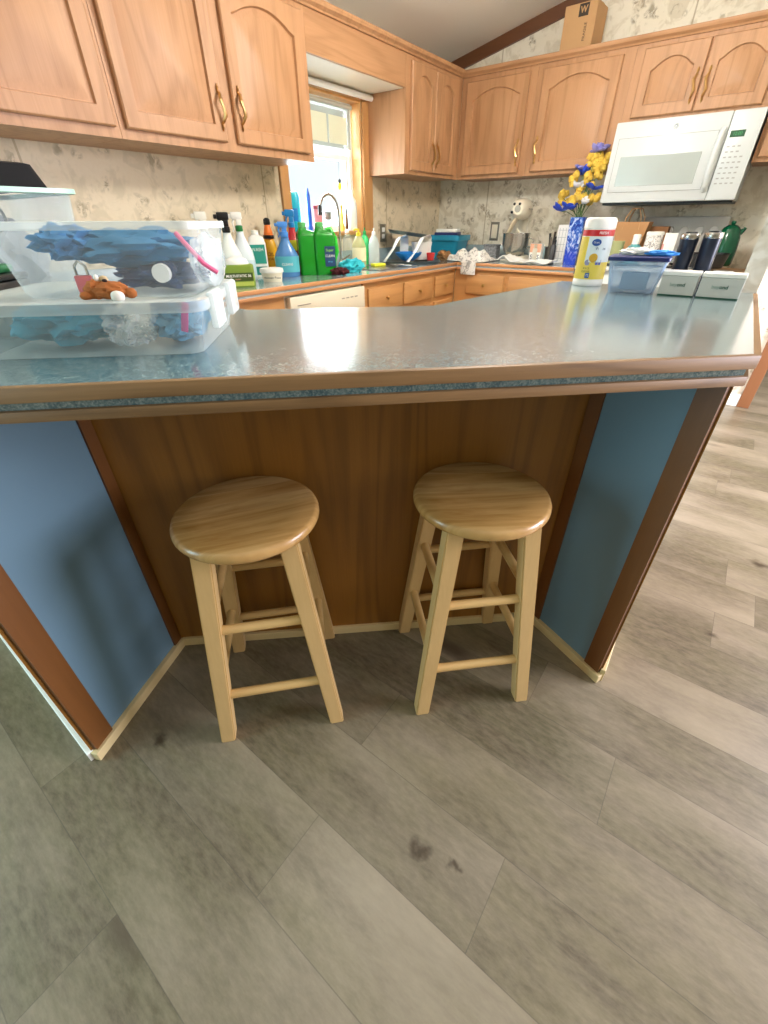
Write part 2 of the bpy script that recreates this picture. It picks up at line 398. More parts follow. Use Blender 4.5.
fr.box(-.116, -.084, a+.035, b-.035, 1.535, 1.565).box(-.114, -.07, b-.085, b-.06, z0+.035, 1.535)
f = wpart('sash', fr, M_WHITE)
obj('pane', MB().box(-.1, -.096, a+.03, b-.03, z0+.03, z1-.03), M_PANE, f, smooth=False)
sh = wpart('shade', MB().box(-.062, -.058, a+.01, 2.985, 1.597, 1.81), M_SHADE)
pc = clear('cream_lit_patch', '#efeed6', .7, .7)  # daylit squares on the shade, their brightness built in as cream panels
obj('lit_patch', MB().box(-.0575, -.056, 2.35, 2.748, 1.617, 1.758), pc, sh, smooth=False)
obj('lit_patch', MB().box(-.0575, -.056, 2.768, 2.945, 1.617, 1.758), pc, sh, smooth=False)
obj('roller', MB().tube([(-.06, a+.01, 1.815), (-.06, 3.0, 1.815)], .012, 12), plain('#b6b6ac', .5), sh)

rod = thing('curtain_rod', 'white curtain rod across the top of the kitchen window', 'curtain rod', (XA+.05, 2.72, 1.862))
obj('rod', MB().tube([(0, -.5, 0), (0, .44, 0)], .016, 14), M_WHITEP, rod)
for yy in (-.44, .4): obj('bracket', MB().box(-.05, -.005, yy-.008, yy+.008, -.012, .012, .003), M_WHITEP, rod)

# crown moulding over the wall cabinets, valance over the window
XU, YU = -2.133, 3.83
CT = 2.05
m = MB()
cp = [(0, 0), (.012, 0), (.016, .008), (.03, .018), (.034, .028), (.034, .036), (0, .036)]
pts0 = [(XU + dx, -.3, CT - .012 + dz) for dx, dz in cp]; pts1 = [(XU + dx, YU - dx, CT - .012 + dz) for dx, dz in cp]; pts2 = [(-.012, YU - dx, CT - .012 + dz) for dx, dz in cp]
m.loft([pts0, pts1, pts2]); struct('trim_3', m, M_CABX, smooth=False)
val = thing('window_valance', 'oak valance board bridging the wall cabinets above the window', 'valance', (XU, 2.212, 1.885), R90)
obj('board', MB().box(0, .876, .001, .02, 0, .163), M_CABX, val, smooth=False)
obj('soffit', MB().box(0, .876, .02, .325, -.002, .006), M_CREAM, val, smooth=False)

# ------------------------------------------------------------------ cabinets
def door_mb(w, h, rise, th=.02, rail=.055):
    N = 14
    def ring(x0, x1, z0, z1, arch, y):
        p = []
        for k in range(N): p.append((x0 + (x1-x0)*k/N, y, z0))
        for k in range(N): p.append((x1, y, z0 + (z1-arch-z0)*k/N))
        for k in range(N):
            u = k / N; x = x1 + (x0-x1)*u; s = min(max((u-.03)/.94, 0), 1)
            p.append((x, y, z1 - arch + arch * (1 - (2*s-1)**2)))
        for k in range(N): p.append((x0, y, z1-arch + (z0-z1+arch)*k/N))
        return p
    e = .005
    R = [ring(0, w, 0, h, 0, 0), ring(0, w, 0, h, 0, -th+e), ring(e, w-e, e, h-e, 0, -th)]
    def inn(i, y): return ring(rail+i, w-rail-i, rail+i, h-rail*.9-i, rise, y)
    R += [inn(0, -th), inn(.004, -th+.012), inn(.010, -th+.012), inn(.036, -th+.002)]
    return MB().loft(R)
def handle_mb():
    m = MB(); L = .105
    pts = [(0, 0, -L/2), (0, -.014, -L/2+.006), (.008, -.026, -L*.22), (0, -.029, 0), (-.008, -.026, L*.22), (0, -.014, L/2-.006), (0, 0, L/2)]
    m.tube(pts, [.005, .006, .0085, .006, .0085, .006, .005], 8)
    for s in (-1, 1): m.tube([(0, -.002, s*L/2), (0, -.006, s*(L/2+.013)), (0, -.004, s*(L/2+.026))], [.005, .009, .002], 8, flat=.5)
    return m
HANDLE = None
def cabinet(name, label, cat, loc, rz, w, d, h, doors=(), drawers=(), mat=None, dmat=None, group=None, kick=False):
    t = thing(name, label, cat, loc, rz, group)
    body = MB()
    if kick: body.box(0, w, .0, d, .1, h).box(0, w, .06, d, 0, .1)
    else: body.box(0, w, 0, d, 0, h)
    obj('cabinet_body', body, mat or M_CAB, t, smooth=False)
    for (x0, x1, z0, z1, rise, hx, hz) in doors:
        dr = obj('door', door_mb(x1-x0, z1-z0, rise), dmat or M_CAB, t, loc=(x0, -.0005, z0))
        if hx is not None: obj('handle', handle_mb(), M_BRASS, dr, loc=(hx-x0, -.019, hz-z0), label='twisted brass handle')
    for (x0, x1, z0, z1, knob) in drawers:
        q = MB().box(x0, x1, -.018, 0, z0, z1, .006)
        dr = obj('drawer', q, dmat or M_BASECAB, t, loc=(0, -.0005, 0))
        if knob: obj('knob', MB().lathe([(0, 0), (.006, 0), (.005, .01), (.012, .016), (.013, .021), (.008, .026), (0, .027)], 16, Matrix.Rotation(R90, 4, 'X')), M_BRASS, dr, loc=((x0+x1)/2, -.017, (z0+z1)/2), label='brass knob')
    return t
UZ = 1.455; UH = CT - UZ; DZ0, DZ1 = .032, .56
GU = 'oak wall cabinets'
# wall A (left): x local = world y
cabinet('wall_cabinet', 'oak wall cabinet at the left edge, directly above the clear storage bins', 'cabinet', (XU, .12, UZ), R90, 1.028, .325, UH,
        [(.09, .52, DZ0, DZ1, .05, .49, .14), (.565, 1.01, DZ0, DZ1, .05, None, 0)])
cabinet('wall_cabinet', 'oak two-door wall cabinet left of the window, above the spray bottles', 'cabinet', (XU, 1.15, UZ), R90, 1.06, .325, UH,
        [(.022, .487, DZ0, DZ1, .05, .497-.03, .145), (.548, 1.022, DZ0, DZ1, .05, .578, .155)])
cabinet('wall_cabinet', 'narrow two-door oak wall cabinet between the window and the room corner', 'cabinet', (XU, 3.09, UZ), R90, .738, .325, UH,
        [(.052, .345, .02, .56, .04, .322, .125), (.352, .655, .02, .56, .04, .38, .125)])
# wall B (back)
cabinet('wall_cabinet', 'single-door oak wall cabinet beside the corner, handle on its right', 'cabinet', (-2.132, YU, UZ), 0, .566, .308, UH, [(.045, .515, .02, .555, .05, .492, .135)])
cabinet('wall_cabinet', 'single-door oak wall cabinet left of the microwave, above the flowers', 'cabinet', (-1.565, YU, UZ), 0, .595, .308, UH, [(.04, .53, .02, .555, .055, .068, .14)])
cabinet('wall_cabinet', 'short two-door oak wall cabinet directly above the white microwave', 'cabinet', (-.969, YU, 1.69), 0, .77, .308, CT-1.69,
        [(.05, .385, .018, .325, .05, .36, .13), (.392, .72, .018, .325, .05, .42, .13)])
cabinet('wall_cabinet', 'slim oak wall cabinet right of the microwave, beside the partition wall', 'cabinet', (-.198, YU, UZ), 0, .186, .308, UH, [(.02, .17, .02, .555, .03, None, 0)])
# base cabinets
XC, YC = -1.915, 3.53; BH = .862
GB = 'oak base cabinets'
cabinet('base_cabinet', 'oak base cabinet with one drawer left of the dishwasher', 'cabinet', (XC, .93, 0), R90, .745, .54, BH, [(.03, .36, .13, .66, .04, None, 0), (.38, .71, .13, .66, .04, None, 0)], [(.03, .71, .69, .80, False)], M_BASECAB, M_BASECAB, kick=True)
dw = thing('dishwasher', 'white built-in dishwasher under the counter left of the sink', 'dishwasher', (XC, 1.682, 0), R90)
obj('body', MB().box(0, .65, .01, .54, .1, .86).box(0, .65, .05, .5, 0, .1), M_CREAM, dw, smooth=False)
obj('door', MB().box(.012, .64, -.02, .01, .12, .70, .006), M_CREAM, dw)
pnl = obj('control_panel', MB().box(.012, .64, -.028, .01, .705, .852, .008), M_CREAM, dw)
obj('vent_slot', MB().box(.06, .16, -.0295, -.027, .805, .81), plain('#8b8578'), pnl, smooth=False)
obj('vent_slot', MB().box(.08, .14, -.0295, -.027, .775, .78), plain('#8b8578'), pnl, smooth=False)
for k in range(4): obj('button', MB().box(.42+.04*k, .445+.04*k, -.0295, -.027, .80, .806), plain('#a9a294'), pnl, smooth=False)
cabinet('base_cabinet', 'oak sink base cabinet with two false drawer fronts under the window', 'cabinet', (XC, 2.335, 0), R90, .845, .54, BH, [(.04, .42, .13, .655, .04, None, 0), (.445, .82, .13, .655, .04, None, 0)],
        [(.04, .42, .69, .828, True), (.445, .82, .69, .828, True)], M_BASECAB, M_BASECAB, kick=True)
cabinet('base_cabinet', 'narrow oak base cabinet with a single drawer by the inner corner', 'cabinet', (XC, 3.182, 0), R90, .345, .54, BH, [(.02, .31, .13, .655, .03, None, 0)], [(.02, .31, .69, .83, True)], M_BASECAB, M_BASECAB, kick=True)
cabinet('base_cabinet', 'oak base cabinet on the back wall below the stand mixer', 'cabinet', (XC+.004, YC, 0), 0, .452, .6, BH, [(.115, .43, .13, .65, .04, None, 0)], [(.115, .43, .69, .83, True)], M_BASECAB, M_BASECAB, kick=True)
cabinet('base_cabinet', 'oak base cabinet on the back wall below the blue flower vase', 'cabinet', (-1.457, YC, 0), 0, .49, .6, BH, [(.02, .24, .13, .65, .04, None, 0), (.25, .41, .13, .65, .04, None, 0)], [(.02, .41, .69, .83, True)], M_BASECAB, M_BASECAB, kick=True)
cabinet('base_cabinet', 'slim oak base cabinet squeezed between the range and the partition wall', 'cabinet', (-.196, YC, 0), 0, .184, .6, .905, [(.02, .165, .13, .65, .03, None, 0)], [], M_BASECAB, M_BASECAB, kick=True)

# L-shaped worktop with a hole for the sink
ct = thing('countertop', 'teal speckled laminate kitchen counter in an L along both walls', 'countertop', (0, 0, 0))
EX, EY = -1.893, 3.51
SY0, SY1, SX0, SX1 = 2.60, 3.06, -2.30, -1.99
m = MB(); m.box(XA+.001, EX-.002, .81, SY0, .872, .91).box(XA+.001, EX-.002, SY1, YB-.001, .872, .91).box(XA+.001, SX0, SY0, SY1, .872, .91).box(SX1, EX-.002, SY0, SY1, .872, .91)
m.box(EX-.002, -.972, EY+.002, YB-.001, .872, .91)
obj('worktop', m, M_KLAM, ct, smooth=False)
for z0, z1, dd in ((.89, .9105, .004), (.862, .879, .004)):
    e = MB(); e.box(EX-.004, EX+dd, .81, EY, z0, z1, .003); e2 = MB(); e2.box(EX-.004, -.972, EY-dd, EY+.004, z0, z1, .003)
    obj('edge_band', e, wood('oak_edging_lengthwise', '#d49a68', '#a5703f', 'y', 5, .35, .3, .5), ct); obj('edge_band', e2, wood('oak_edging_across', '#d49a68', '#a5703f', 'x', 5, .35, .3, .5), ct)
bs = MB(); bs.box(XA+.001, XA+.018, .82, YB-.02, .91, 1.005, .003); bs.box(XA+.019, -.972, YB-.018, YB-.001, .91, 1.005, .003)
obj('backsplash', bs, M_KLAM, ct)
sk = thing('sink', 'stainless kitchen sink set into the counter under the window', 'sink', ((SX0+SX1)/2, (SY0+SY1)/2, .91), R90)
w, d = SY1-SY0, SX1-SX0
m = MB(); m.loft([rrect(w+.05, d+.04, .03, .0005), rrect(w+.05, d+.04, .03, .005), rrect(w-.01, d-.01, .04, .004), rrect(w-.03, d-.03, .05, -.042), rrect(.06, .06, .02, -.044)], True, True)
m.bm.faces.ensure_lookup_table()
obj('basin', m, M_STEEL, sk)
fc = thing('faucet', 'tall chrome arched faucet in front of the window', 'faucet', (-2.375, 2.66, .91), 0)
obj('base', MB().lathe([(0, .001), (.026, .001), (.026, .012), (.016, .03), (.013, .05), (0, .05)], 20), M_CHROME, fc)
sp = [(0, 0, .04), (0, 0, .2), (0, 0, .31)] + [(.03*(1-math.cos(a))/2, -.11*(1-math.cos(a)), .31 + .11*math.sin(a)) for a in [PI*k/14 for k in range(1, 13)]]
obj('spout', MB().tube(sp, .009, 12), M_CHROME, fc)
obj('nozzle', MB().tube([sp[-1], (sp[-1][0]+.003, sp[-1][1]-.004, sp[-1][2]-.05)], [.012, .014], 12), M_BLACK, fc)
obj('lever', MB().tube([(.012, 0, .045), (.06, .03, .075)], [.006, .004], 8), M_CHROME, fc)

# ------------------------------------------------------------------ peninsula
OL, OR_, LF, RF = (-1.125, .342), (-.214, 1.162), (-.967, -.004), (.048, 1.042)
PZ = .929
pen = thing('peninsula_base', 'angled breakfast bar base with an oak knee recess between two blue wings', 'peninsula', (0, 0, 0))
core = [LF, OL, OR_, RF, (.03, 1.953), (-.56, 1.953), (-.68, 1.155), (-1.07, .795), (-1.42, .79), (XA+.012, .79), (XA+.012, -.004)]
def inset_line(p, q, off):  # offset to the visible side
    d = Vector((q[0]-p[0], q[1]-p[1])).normalized(); n = Vector((d.y, -d.x)); return n * off
obj('base_body', MB().prism(core, 0, PZ), M_BASECAB, pen, smooth=False)
def slab(p, q, z0, z1, th, s0, s1, name, mat, off=0.0, bev=.0, label=None):
    d = Vector((q[0]-p[0], q[1]-p[1])); L = d.length; ang = math.atan2(d.y, d.x)
    o = obj(name, MB().box(s0*L if s0 <= 1 and False else s0, (L - s1), -th, 0, z0, z1, bev), mat, pen, smooth=False, label=label)
    o.location = (p[0] + math.sin(ang)*off, p[1] - math.cos(ang)*off, 0); o.rotation_euler = (0, 0, ang)
    return o
E1 = .0005
# visible faces, drawn left-to-right as seen from the dining side: outward is to the right of p->q
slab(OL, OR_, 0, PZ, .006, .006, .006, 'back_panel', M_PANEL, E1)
slab(LF, OL, 0, PZ, .005, .05, .035, 'blue_panel', M_BLUE, E1, label='blue painted panel of the left wing')
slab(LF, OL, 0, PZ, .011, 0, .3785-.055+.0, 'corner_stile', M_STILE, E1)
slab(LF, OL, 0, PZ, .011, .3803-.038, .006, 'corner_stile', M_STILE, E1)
slab(OR_, RF, 0, PZ, .005, .035, .045, 'blue_panel', M_BLUE, E1, label='blue painted panel of the right wing')
slab(OR_, RF, 0, PZ, .011, .006, .288-.044, 'corner_stile', M_STILE, E1)
slab(OR_, RF, 0, PZ, .011, .288-.05, 0, 'corner_stile', M_STILE, E1)
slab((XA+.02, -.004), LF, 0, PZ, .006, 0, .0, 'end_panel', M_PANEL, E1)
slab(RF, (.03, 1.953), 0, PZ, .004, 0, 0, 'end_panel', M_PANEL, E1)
BBH = .032
slab(OL, OR_, 0, BBH, .016, .012, .012, 'baseboard', M_BASEB, E1, .002)
slab(LF, OL, 0, BBH, .02, -.012, .004, 'baseboard', M_BASEB, E1, .002)
slab(OR_, RF, 0, BBH, .02, .004, -.012, 'baseboard', M_BASEB, E1, .002)
slab((XA+.02, -.004), LF, 0, BBH, .018, 0, -.004, 'baseboard', M_WHITEP, E1, .002)  # cream board coloured white, its lit look put into the colour
slab(RF, (.03, 1.953), 0, .05, .014, -.006, 0, 'baseboard', M_BASEB, E1, .002)
# bar top
TL, TR, RB = (-.944, .030), (.070, 1.019), (.050, 1.953)
top = [(XA+.002, .030), TL, TR, RB, (-.583, 1.953), (-.696, 1.149), (-1.067, .807), (-1.42, .806), (XA+.002, .806)]
bar = thing('bar_counter', 'long speckled laminate bar top with double oak edging', 'countertop', (0, 0, 0))
def shrink(poly, d):
    n = len(poly); out = []
    for i in range(n):
        a, b, c = Vector(poly[i-1]), Vector(poly[i]), Vector(poly[(i+1) % n])
        d1 = (b-a).normalized(); d2 = (c-b).normalized(); n1 = Vector((-d1.y, d1.x)); n2 = Vector((-d2.y, d2.x))
        k = (n1+n2); k = k / max(.3, (1 + n1.dot(n2))); out.append(tuple(b + k*d))
    return out
inner = shrink(top, .012)
obj('laminate_top', MB().prism(inner, .94, .986), M_LAM, bar, smooth=False)
def band(z0, z1, outd, ind, name):
    po, pi = shrink(top, outd), shrink(top, ind)
    for i in (1, 2, 0):     # front diagonal, right side, left-leg front
        a, b, c, d = po[i], po[(i+1) % len(top)], pi[(i+1) % len(top)], pi[i]
        L = (Vector(b)-Vector(a)).length; ang = math.atan2(b[1]-a[1], b[0]-a[0])
        R = Matrix.Rotation(-ang, 2)
        loc = [tuple(R @ (Vector(p)-Vector(a))) for p in (a, b, c, d)]
        o = obj(name, MB().prism(loc, z0, z1, .0018), M_EDGE, bar); o.location = (a[0], a[1], 0); o.rotation_euler = (0, 0, ang)
band(.962, .9865, 0, .0125, 'edge_band')
band(.930, .948, .004, .05, 'lower_edge_band')

# ------------------------------------------------------------------ stools
def leg_mb(p0, p1, s0, s1, rz):
    def sq(p, s): return [(p[0]+s*math.cos(rz+a), p[1]+s*math.sin(rz+a), p[2]) for a in [PI/4 + PI/2*k for k in range(4)]]
    m = MB(); m.loft([sq(p0, s0), sq(p1, s1)])
    bmesh.ops.bevel(m.bm, geom=[e for e in m.bm.edges], offset=.003, segments=2, affect='EDGES'); return m
def stool(label, loc, rz, H, seat_turn):
    t = thing('bar_stool', label, 'stool', loc, rz)
    Rr = .164; th = .03
    seat = obj('seat', MB().lathe([(0, H-th), (Rr-.010, H-th), (Rr-.003, H-th+.005), (Rr, H-th+.011), (Rr, H-.011), (Rr-.003, H-.004), (Rr-.010, H), (Rr*.6, H-.001), (0, H-.002)], 64), M_SEAT, t, rot=(0, 0, seat_turn))
    tp, ft = .090, .150; zt = H-th+.002
    def P(sx, sy, z):
        k = z/zt; r = ft + (tp-ft)*k; return Vector((sx*r, sy*r, z))
    for sx, sy in ((-1, -1), (1, -1), (1, 1), (-1, 1)):
        obj('leg', leg_mb(P(sx, sy, 0), P(sx, sy, zt), .0265, .029, 0), M_STOOLLEG, t)
    for (a, b, zs) in (((-1, -1), (1, -1), (.165, .385)), ((-1, 1), (1, 1), (.165, .385)), ((-1, -1), (-1, 1), (.215, .42)), ((1, -1), (1, 1), (.215, .42))):
        for z in zs: obj('rung', MB().tube([P(*a, z), P(*b, z)], .012, 12), M_STOOL, t)
    return t
stool('round wooden bar stool on the left, nearest the left blue wing', (-.733, .452, 0), math.radians(47), .645, math.radians(10))
stool('round wooden bar stool on the right, nearest the right blue wing', (-.336, .838, 0), math.radians(44.5), .645, math.radians(-5))

# ------------------------------------------------------------------ microwave and range
M_MICRO = plain('#cfd5d6', .3, 0, .02)
mw = thing('microwave', 'white over-the-range microwave under the short wall cabinet', 'microwave', (-.962, 3.742, 1.278), 0)
W, Hh = .757, .405
obj('body', MB().box(.004, W-.004, .022, .39, .0, Hh, .004), M_MICRO, mw, smooth=False)
obj('underside_grille', MB().box(.01, W-.01, .03, .38, -.012, 0), M_BLACK, mw, smooth=False)
seam = plain('#8e9494', .5)
dr = obj('door', MB().box(0, .604, -.012, .021, 0, Hh, .006), M_MICRO, mw)
obj('door_frame', MB().box(.035, .565, -.0155, -.011, .055, .325, .003), M_MICRO, dr)
ol = MB()
for q in ((.034, .566, .054, .056), (.034, .566, .324, .326), (.034, .036, .054, .326), (.564, .566, .054, .326)): ol.box(q[0], q[1], -.0158, -.0154, q[2], q[3])
obj('frame_groove', ol, seam, dr, smooth=False)
obj('door_window', MB().box(.068, .512, -.0175, -.0148, .085, .235, .001), plain('#a9b1ae', .18, 0, .04), dr, smooth=False)
hp = [(.585, -.012, .05), (.583, -.04, .07), (.58, -.05, .12), (.58, -.052, .19), (.58, -.05, .26), (.583, -.04, .31), (.585, -.012, .33)]
obj('door_handle', MB().tube(hp, .015, 12), M_MICRO, dr)
lg = obj('emblem', MB().lathe([(0, 0), (.0135, 0), (.0135, .0015), (0, .0015)], 24, Matrix.Rotation(R90, 4, 'X')), plain('#5c6062', .3, .6), dr, loc=(.335, -.012, .362))
obj('emblem_ring', MB().tube([(.0105*math.cos(a), -.002, .0105*math.sin(a)) for a in [2*PI*k/24 for k in range(24)]], .0012, 6, closed=True), M_MICRO, lg)
text('ge', .013, M_MICRO, lg, (0, -.002, .001), name='emblem_script')
obj('door_gap', MB().box(.6035, .6075, -.004, .02, .004, Hh-.004), seam, mw, smooth=False)
cp_ = obj('control_panel', MB().box(.607, W, -.012, .021, 0, Hh, .006), M_MICRO, mw)
obj('display', MB().box(.622, .692, -.0135, -.0115, .288, .318), emit('green_display', '#0d4a25', .15), cp_, smooth=False)
text('12:00', .02, emit('green_digits', '#1c7a3c', .6), cp_, (.657, -.0138, .303), name='display_digits')
bt = plain('#a7aaa8', .5)
for r in range(8):
    for c in range(4):
        if r in (0, 1) and c == 3: continue
        obj('button', MB().box(.626+.026*c, .640+.026*c, -.0132, -.0118, .245-.024*r, .2515-.024*r, 0), bt, cp_, smooth=False)

rg = thing('kitchen_range', 'white electric range with a tall control panel under the microwave', 'stove', (-.966, 3.50, 0), 0)
obj('body', MB().box(.006, .758, .02, .62, .0, .905, .004), M_WHITE, rg, smooth=False)
obj('oven_door', MB().box(.01, .754, -.01, .02, .22, .80, .006), M_WHITE, rg)
obj('oven_handle', MB().tube([(.08, -.01, .76), (.08, -.045, .765), (.68, -.045, .765), (.68, -.01, .76)], .01, 8), M_BLACK, rg)
obj('cooktop', MB().box(.0, .764, -.012, .62, .905, .925, .004), M_WHITE, rg)
for (bx, by, br) in ((.2, .16, .09), (.57, .16, .075), (.2, .44, .075), (.57, .44, .09)):
    sp = [(bx + (br*(.25+.75*k/90))*math.cos(k*.22), by + (br*(.25+.75*k/90))*math.sin(k*.22), .93) for k in range(90)]
    obj('burner_coil', MB().tube(sp, .0045, 6), M_BLACK, rg)
bp = obj('backguard', MB().box(.23, .81-.05, .575, .625, .925, 1.2, .006), plain('#c9c8c4', .35), rg)
for kx in (.43, .52, .61, .69):
    obj('knob', MB().lathe([(0, 0), (.026, 0), (.022, .018), (0, .02)], 20, Matrix.Rotation(R90, 4, 'X')), plain('#dddcd8', .35), bp, loc=(kx, .574, 1.12))

# ------------------------------------------------------------------ outlets on the tiled-paper walls
def outlet(label, loc, rz):
    t = thing('outlet', label, 'outlet', loc, rz)
    obj('cover_plate', MB().box(-.036, .036, -.006, 0, -.06, .06, .003), plain('#8a8678', .35, .6), t)
    for z in (-.022, .022): obj('socket', MB().box(-.017, .017, -.0085, -.005, z-.015, z+.015, .004), M_WHITEP, t)
outlet('metal outlet plate on the left wall right of the window', (XA+.001, 3.272, 1.105), R90)
t = thing('switch_plate', 'grey framed light switch plate on the back wall left of the mixer', 'switch plate', (-1.888, YB-.001, 1.105), 0)
obj('cover_plate', MB().box(-.04, .04, -.006, 0, -.068, .068, .003), plain('#7e7b70', .35, .6), t)
obj('rocker', MB().box(-.026, .026, -.009, -.005, -.05, .05, .003), M_CREAM, t)

# ------------------------------------------------------------------ cleaning supplies on the left counter
CZ = .9105
def facing(x, y): return math.atan2(y, x) - R90 + 0.0     # local -y looks back at the camera side
def spray(name, label, x, y, H, r, body, head, lab=None, labz=(.18, .45), rz=None, cat='spray bottle', neck=None, txt=None, sx=1.25, sy=.8):
    t = thing(name, label, cat, (x, y, CZ), facing(x, y) if rz is None else rz)
    b = H * .74
    pr = [(0, 0), (r*.92, 0), (r, .008), (r, b*.45), (r*.93, b*.58), (r*.62, b*.75), (r*.36, b*.9), (r*.33, b), (0, b)]
    bo = obj('bottle_body', MB().lathe(pr, 32, sx=sx, sy=sy), body, t)
    obj('collar', MB().lathe([(r*.38, b-.004), (r*.42, b), (r*.42, b+.02), (r*.3, b+.024), (0, b+.024)], 20), neck or head, t)
    z = b + .02; hh = H - z
    hd = MB(); hd.box(-.035, .022, -.011, .011, z+hh*.45, H, .006).box(-.012, .016, -.009, .009, z, z+hh*.5, .004).box(-.05, -.034, -.006, .006, z+hh*.55, z+hh*.85, .003)
    h_ = obj('spray_head', hd, head, t)
    obj('trigger', MB().tube([(-.022, 0, z+hh*.5), (-.03, 0, z+hh*.25), (-.026, 0, z-.01), (-.034, 0, z-.025)], [.006, .0055, .005, .004], 8), head, h_)
    if lab:
        l = obj('label_wrap', MB().lathe([(r+.001, b*labz[0]), (r+.0012, b*labz[0]+.001), (r+.0012, b*labz[1]), (r+.001, b*labz[1])], 32, sx=sx, sy=sy), lab, t)
        if txt: text(txt[0], txt[1], txt[2], l, (0, -(r+.002)*sy, b*(labz[0]+labz[1])/2))
    return t
M_MILK = plain('#e6ebe6', .35, 0, .04)
spray('spray_bottle', 'white spray bottle with a black trigger head', -2.18, 1.585, .315, .047, M_MILK, M_BLACK)
spray('spray_bottle', 'white spray bottle with a green collar behind the black-headed one', -2.27, 1.735, .318, .046, plain('#dfeaf0', .35), M_WHITEP, plain('#c9dfe8', .4), (.1, .42), neck=plain('#1f7a3d'), txt=('CLEAR', .02, plain('#3a5a68')))
spray('spray_bottle', 'blue spray bottle of glass cleaner in front of the green jugs', -2.22, 2.005, .275, .055, plain('#4e84c0', .22), plain('#4d8fe0', .3), plain('#57b3c4', .35), (.12, .52), txt=('CLEANS', .018, M_WHITEP))
spray('spray_bottle', 'red spray bottle with a blue trigger head behind the green jugs', -2.35, 2.19, .335, .046, plain('#c01f2e', .3), plain('#1f7fc4', .3), plain('#e8d83a', .4), (.5, .72))
# small white spray further left, mostly hidden by the bins
spray('spray_bottle', 'white spray bottle with a white head, half hidden behind the upper clear bin', -2.27, 1.52, .318, .045, M_MILK, plain('#ece8dc'))
# olive box of cleaner with a domed white lid
t = thing('wipes_carton', 'low white tub with an olive green label at the counter front', 'tub', (-2.055, 1.52, CZ), facing(-2.055, 1.52))
obj('tub_body', MB().loft([rrect(.150, .088, .02, 0), rrect(.156, .092, .02, .006), rrect(.156, .092, .02, .096), rrect(.14, .08, .02, .1)]), plain('#7f9a3c', .4), t)
lb = obj('label_panel', MB().box(-.069, .069, -.048, -.045, .03, .066), plain('#3d5220', .4), t, smooth=False)
text('MULTI-STATIC 36', .0155, M_WHITEP, lb, (0, -.0485, .052), bold=.0003)
text('cleaner', .009, plain('#e6a98b'), lb, (-.005, -.0485, .038))
obj('label_stripe', MB().box(-.069, .069, -.0475, -.045, .008, .026), plain('#b6c257', .4), t, smooth=False)
obj('domed_lid', MB().lathe([(.05, .1), (.05, .107), (.042, .122), (.024, .131), (0, .134)], 28, sx=1.15, sy=.75), M_WHITEP, t)
# white jug with teal label
t = thing('cleaner_jug', 'white jug with a teal label behind the small white tub', 'jug', (-2.35, 1.90, CZ), facing(-2.35, 1.9))
obj('jug_body', MB().loft([rrect(.1, .07, .02, 0), rrect(.104, .074, .02, .008), rrect(.104, .074, .02, .17), rrect(.08, .06, .02, .2), rrect(.045, .04, .015, .212)]), M_WHITEP, t)
obj('cap', MB().lathe([(.02, .212), (.02, .234), (0, .236)], 18), M_WHITEP, t)
lb = obj('label_panel', MB().box(-.044, .044, -.0395, -.036, .07, .165), plain('#2b9484', .4), t, smooth=False)
text('WASH', .024, M_WHITEP, lb, (0, -.0402, .14)); obj('label_stripe', MB().box(-.044, .044, -.0395, -.036, .012, .055), plain('#1f7f79', .4), t, smooth=False)
# small white tub
t = thing('small_tub', 'small round white tub with black lettering at the counter front', 'tub', (-2.10, 1.775, CZ), facing(-2.10, 1.775))
obj('tub_body', MB().lathe([(0, 0), (.05, 0), (.058, .044), (0, .044)], 32), M_CREAM, t)
obj('lid', MB().lathe([(.0, .0442), (.0635, .0442), (.0645, .05), (.062, .063), (.05, .066), (0, .066)], 32), M_WHITEP, t)
text('Wonder Paste', .015, M_BLACK, t, (0, -.0575, .022), rot=(R90-.15, 0, 0))
# yellow bottle with black cap
t = thing('yellow_bottle', 'yellow bottle with orange shoulders and a black cap beside the teal jug', 'bottle', (-2.375, 2.02, CZ), facing(-2.375, 2.02))
obj('bottle_body', MB().lathe([(0, 0), (.036, 0), (.038, .006), (.038, .13), (.034, .16), (.025, .185), (.023, .19), (0, .19)], 28, sx=1.1, sy=.8), plain('#efb21c', .35), t)
obj('shoulder', MB().lathe([(.026, .186), (.03, .2), (.022, .235), (.016, .262), (0, .262)], 24), plain('#e8751f', .35), t)
obj('grip_band', MB().lathe([(.03, .19), (.031, .192), (.031, .206), (.029, .208)], 24), M_BLACK, t)
obj('cap', MB().lathe([(.017, .258), (.02, .265), (.019, .285), (.01, .293), (0, .294)], 20), M_BLACK, t)
text('OIL', .026, plain('#8a3d12'), t, (0, -.0312, .11)); text('SOAP', .018, plain('#8a3d12'), t, (0, -.0312, .085))
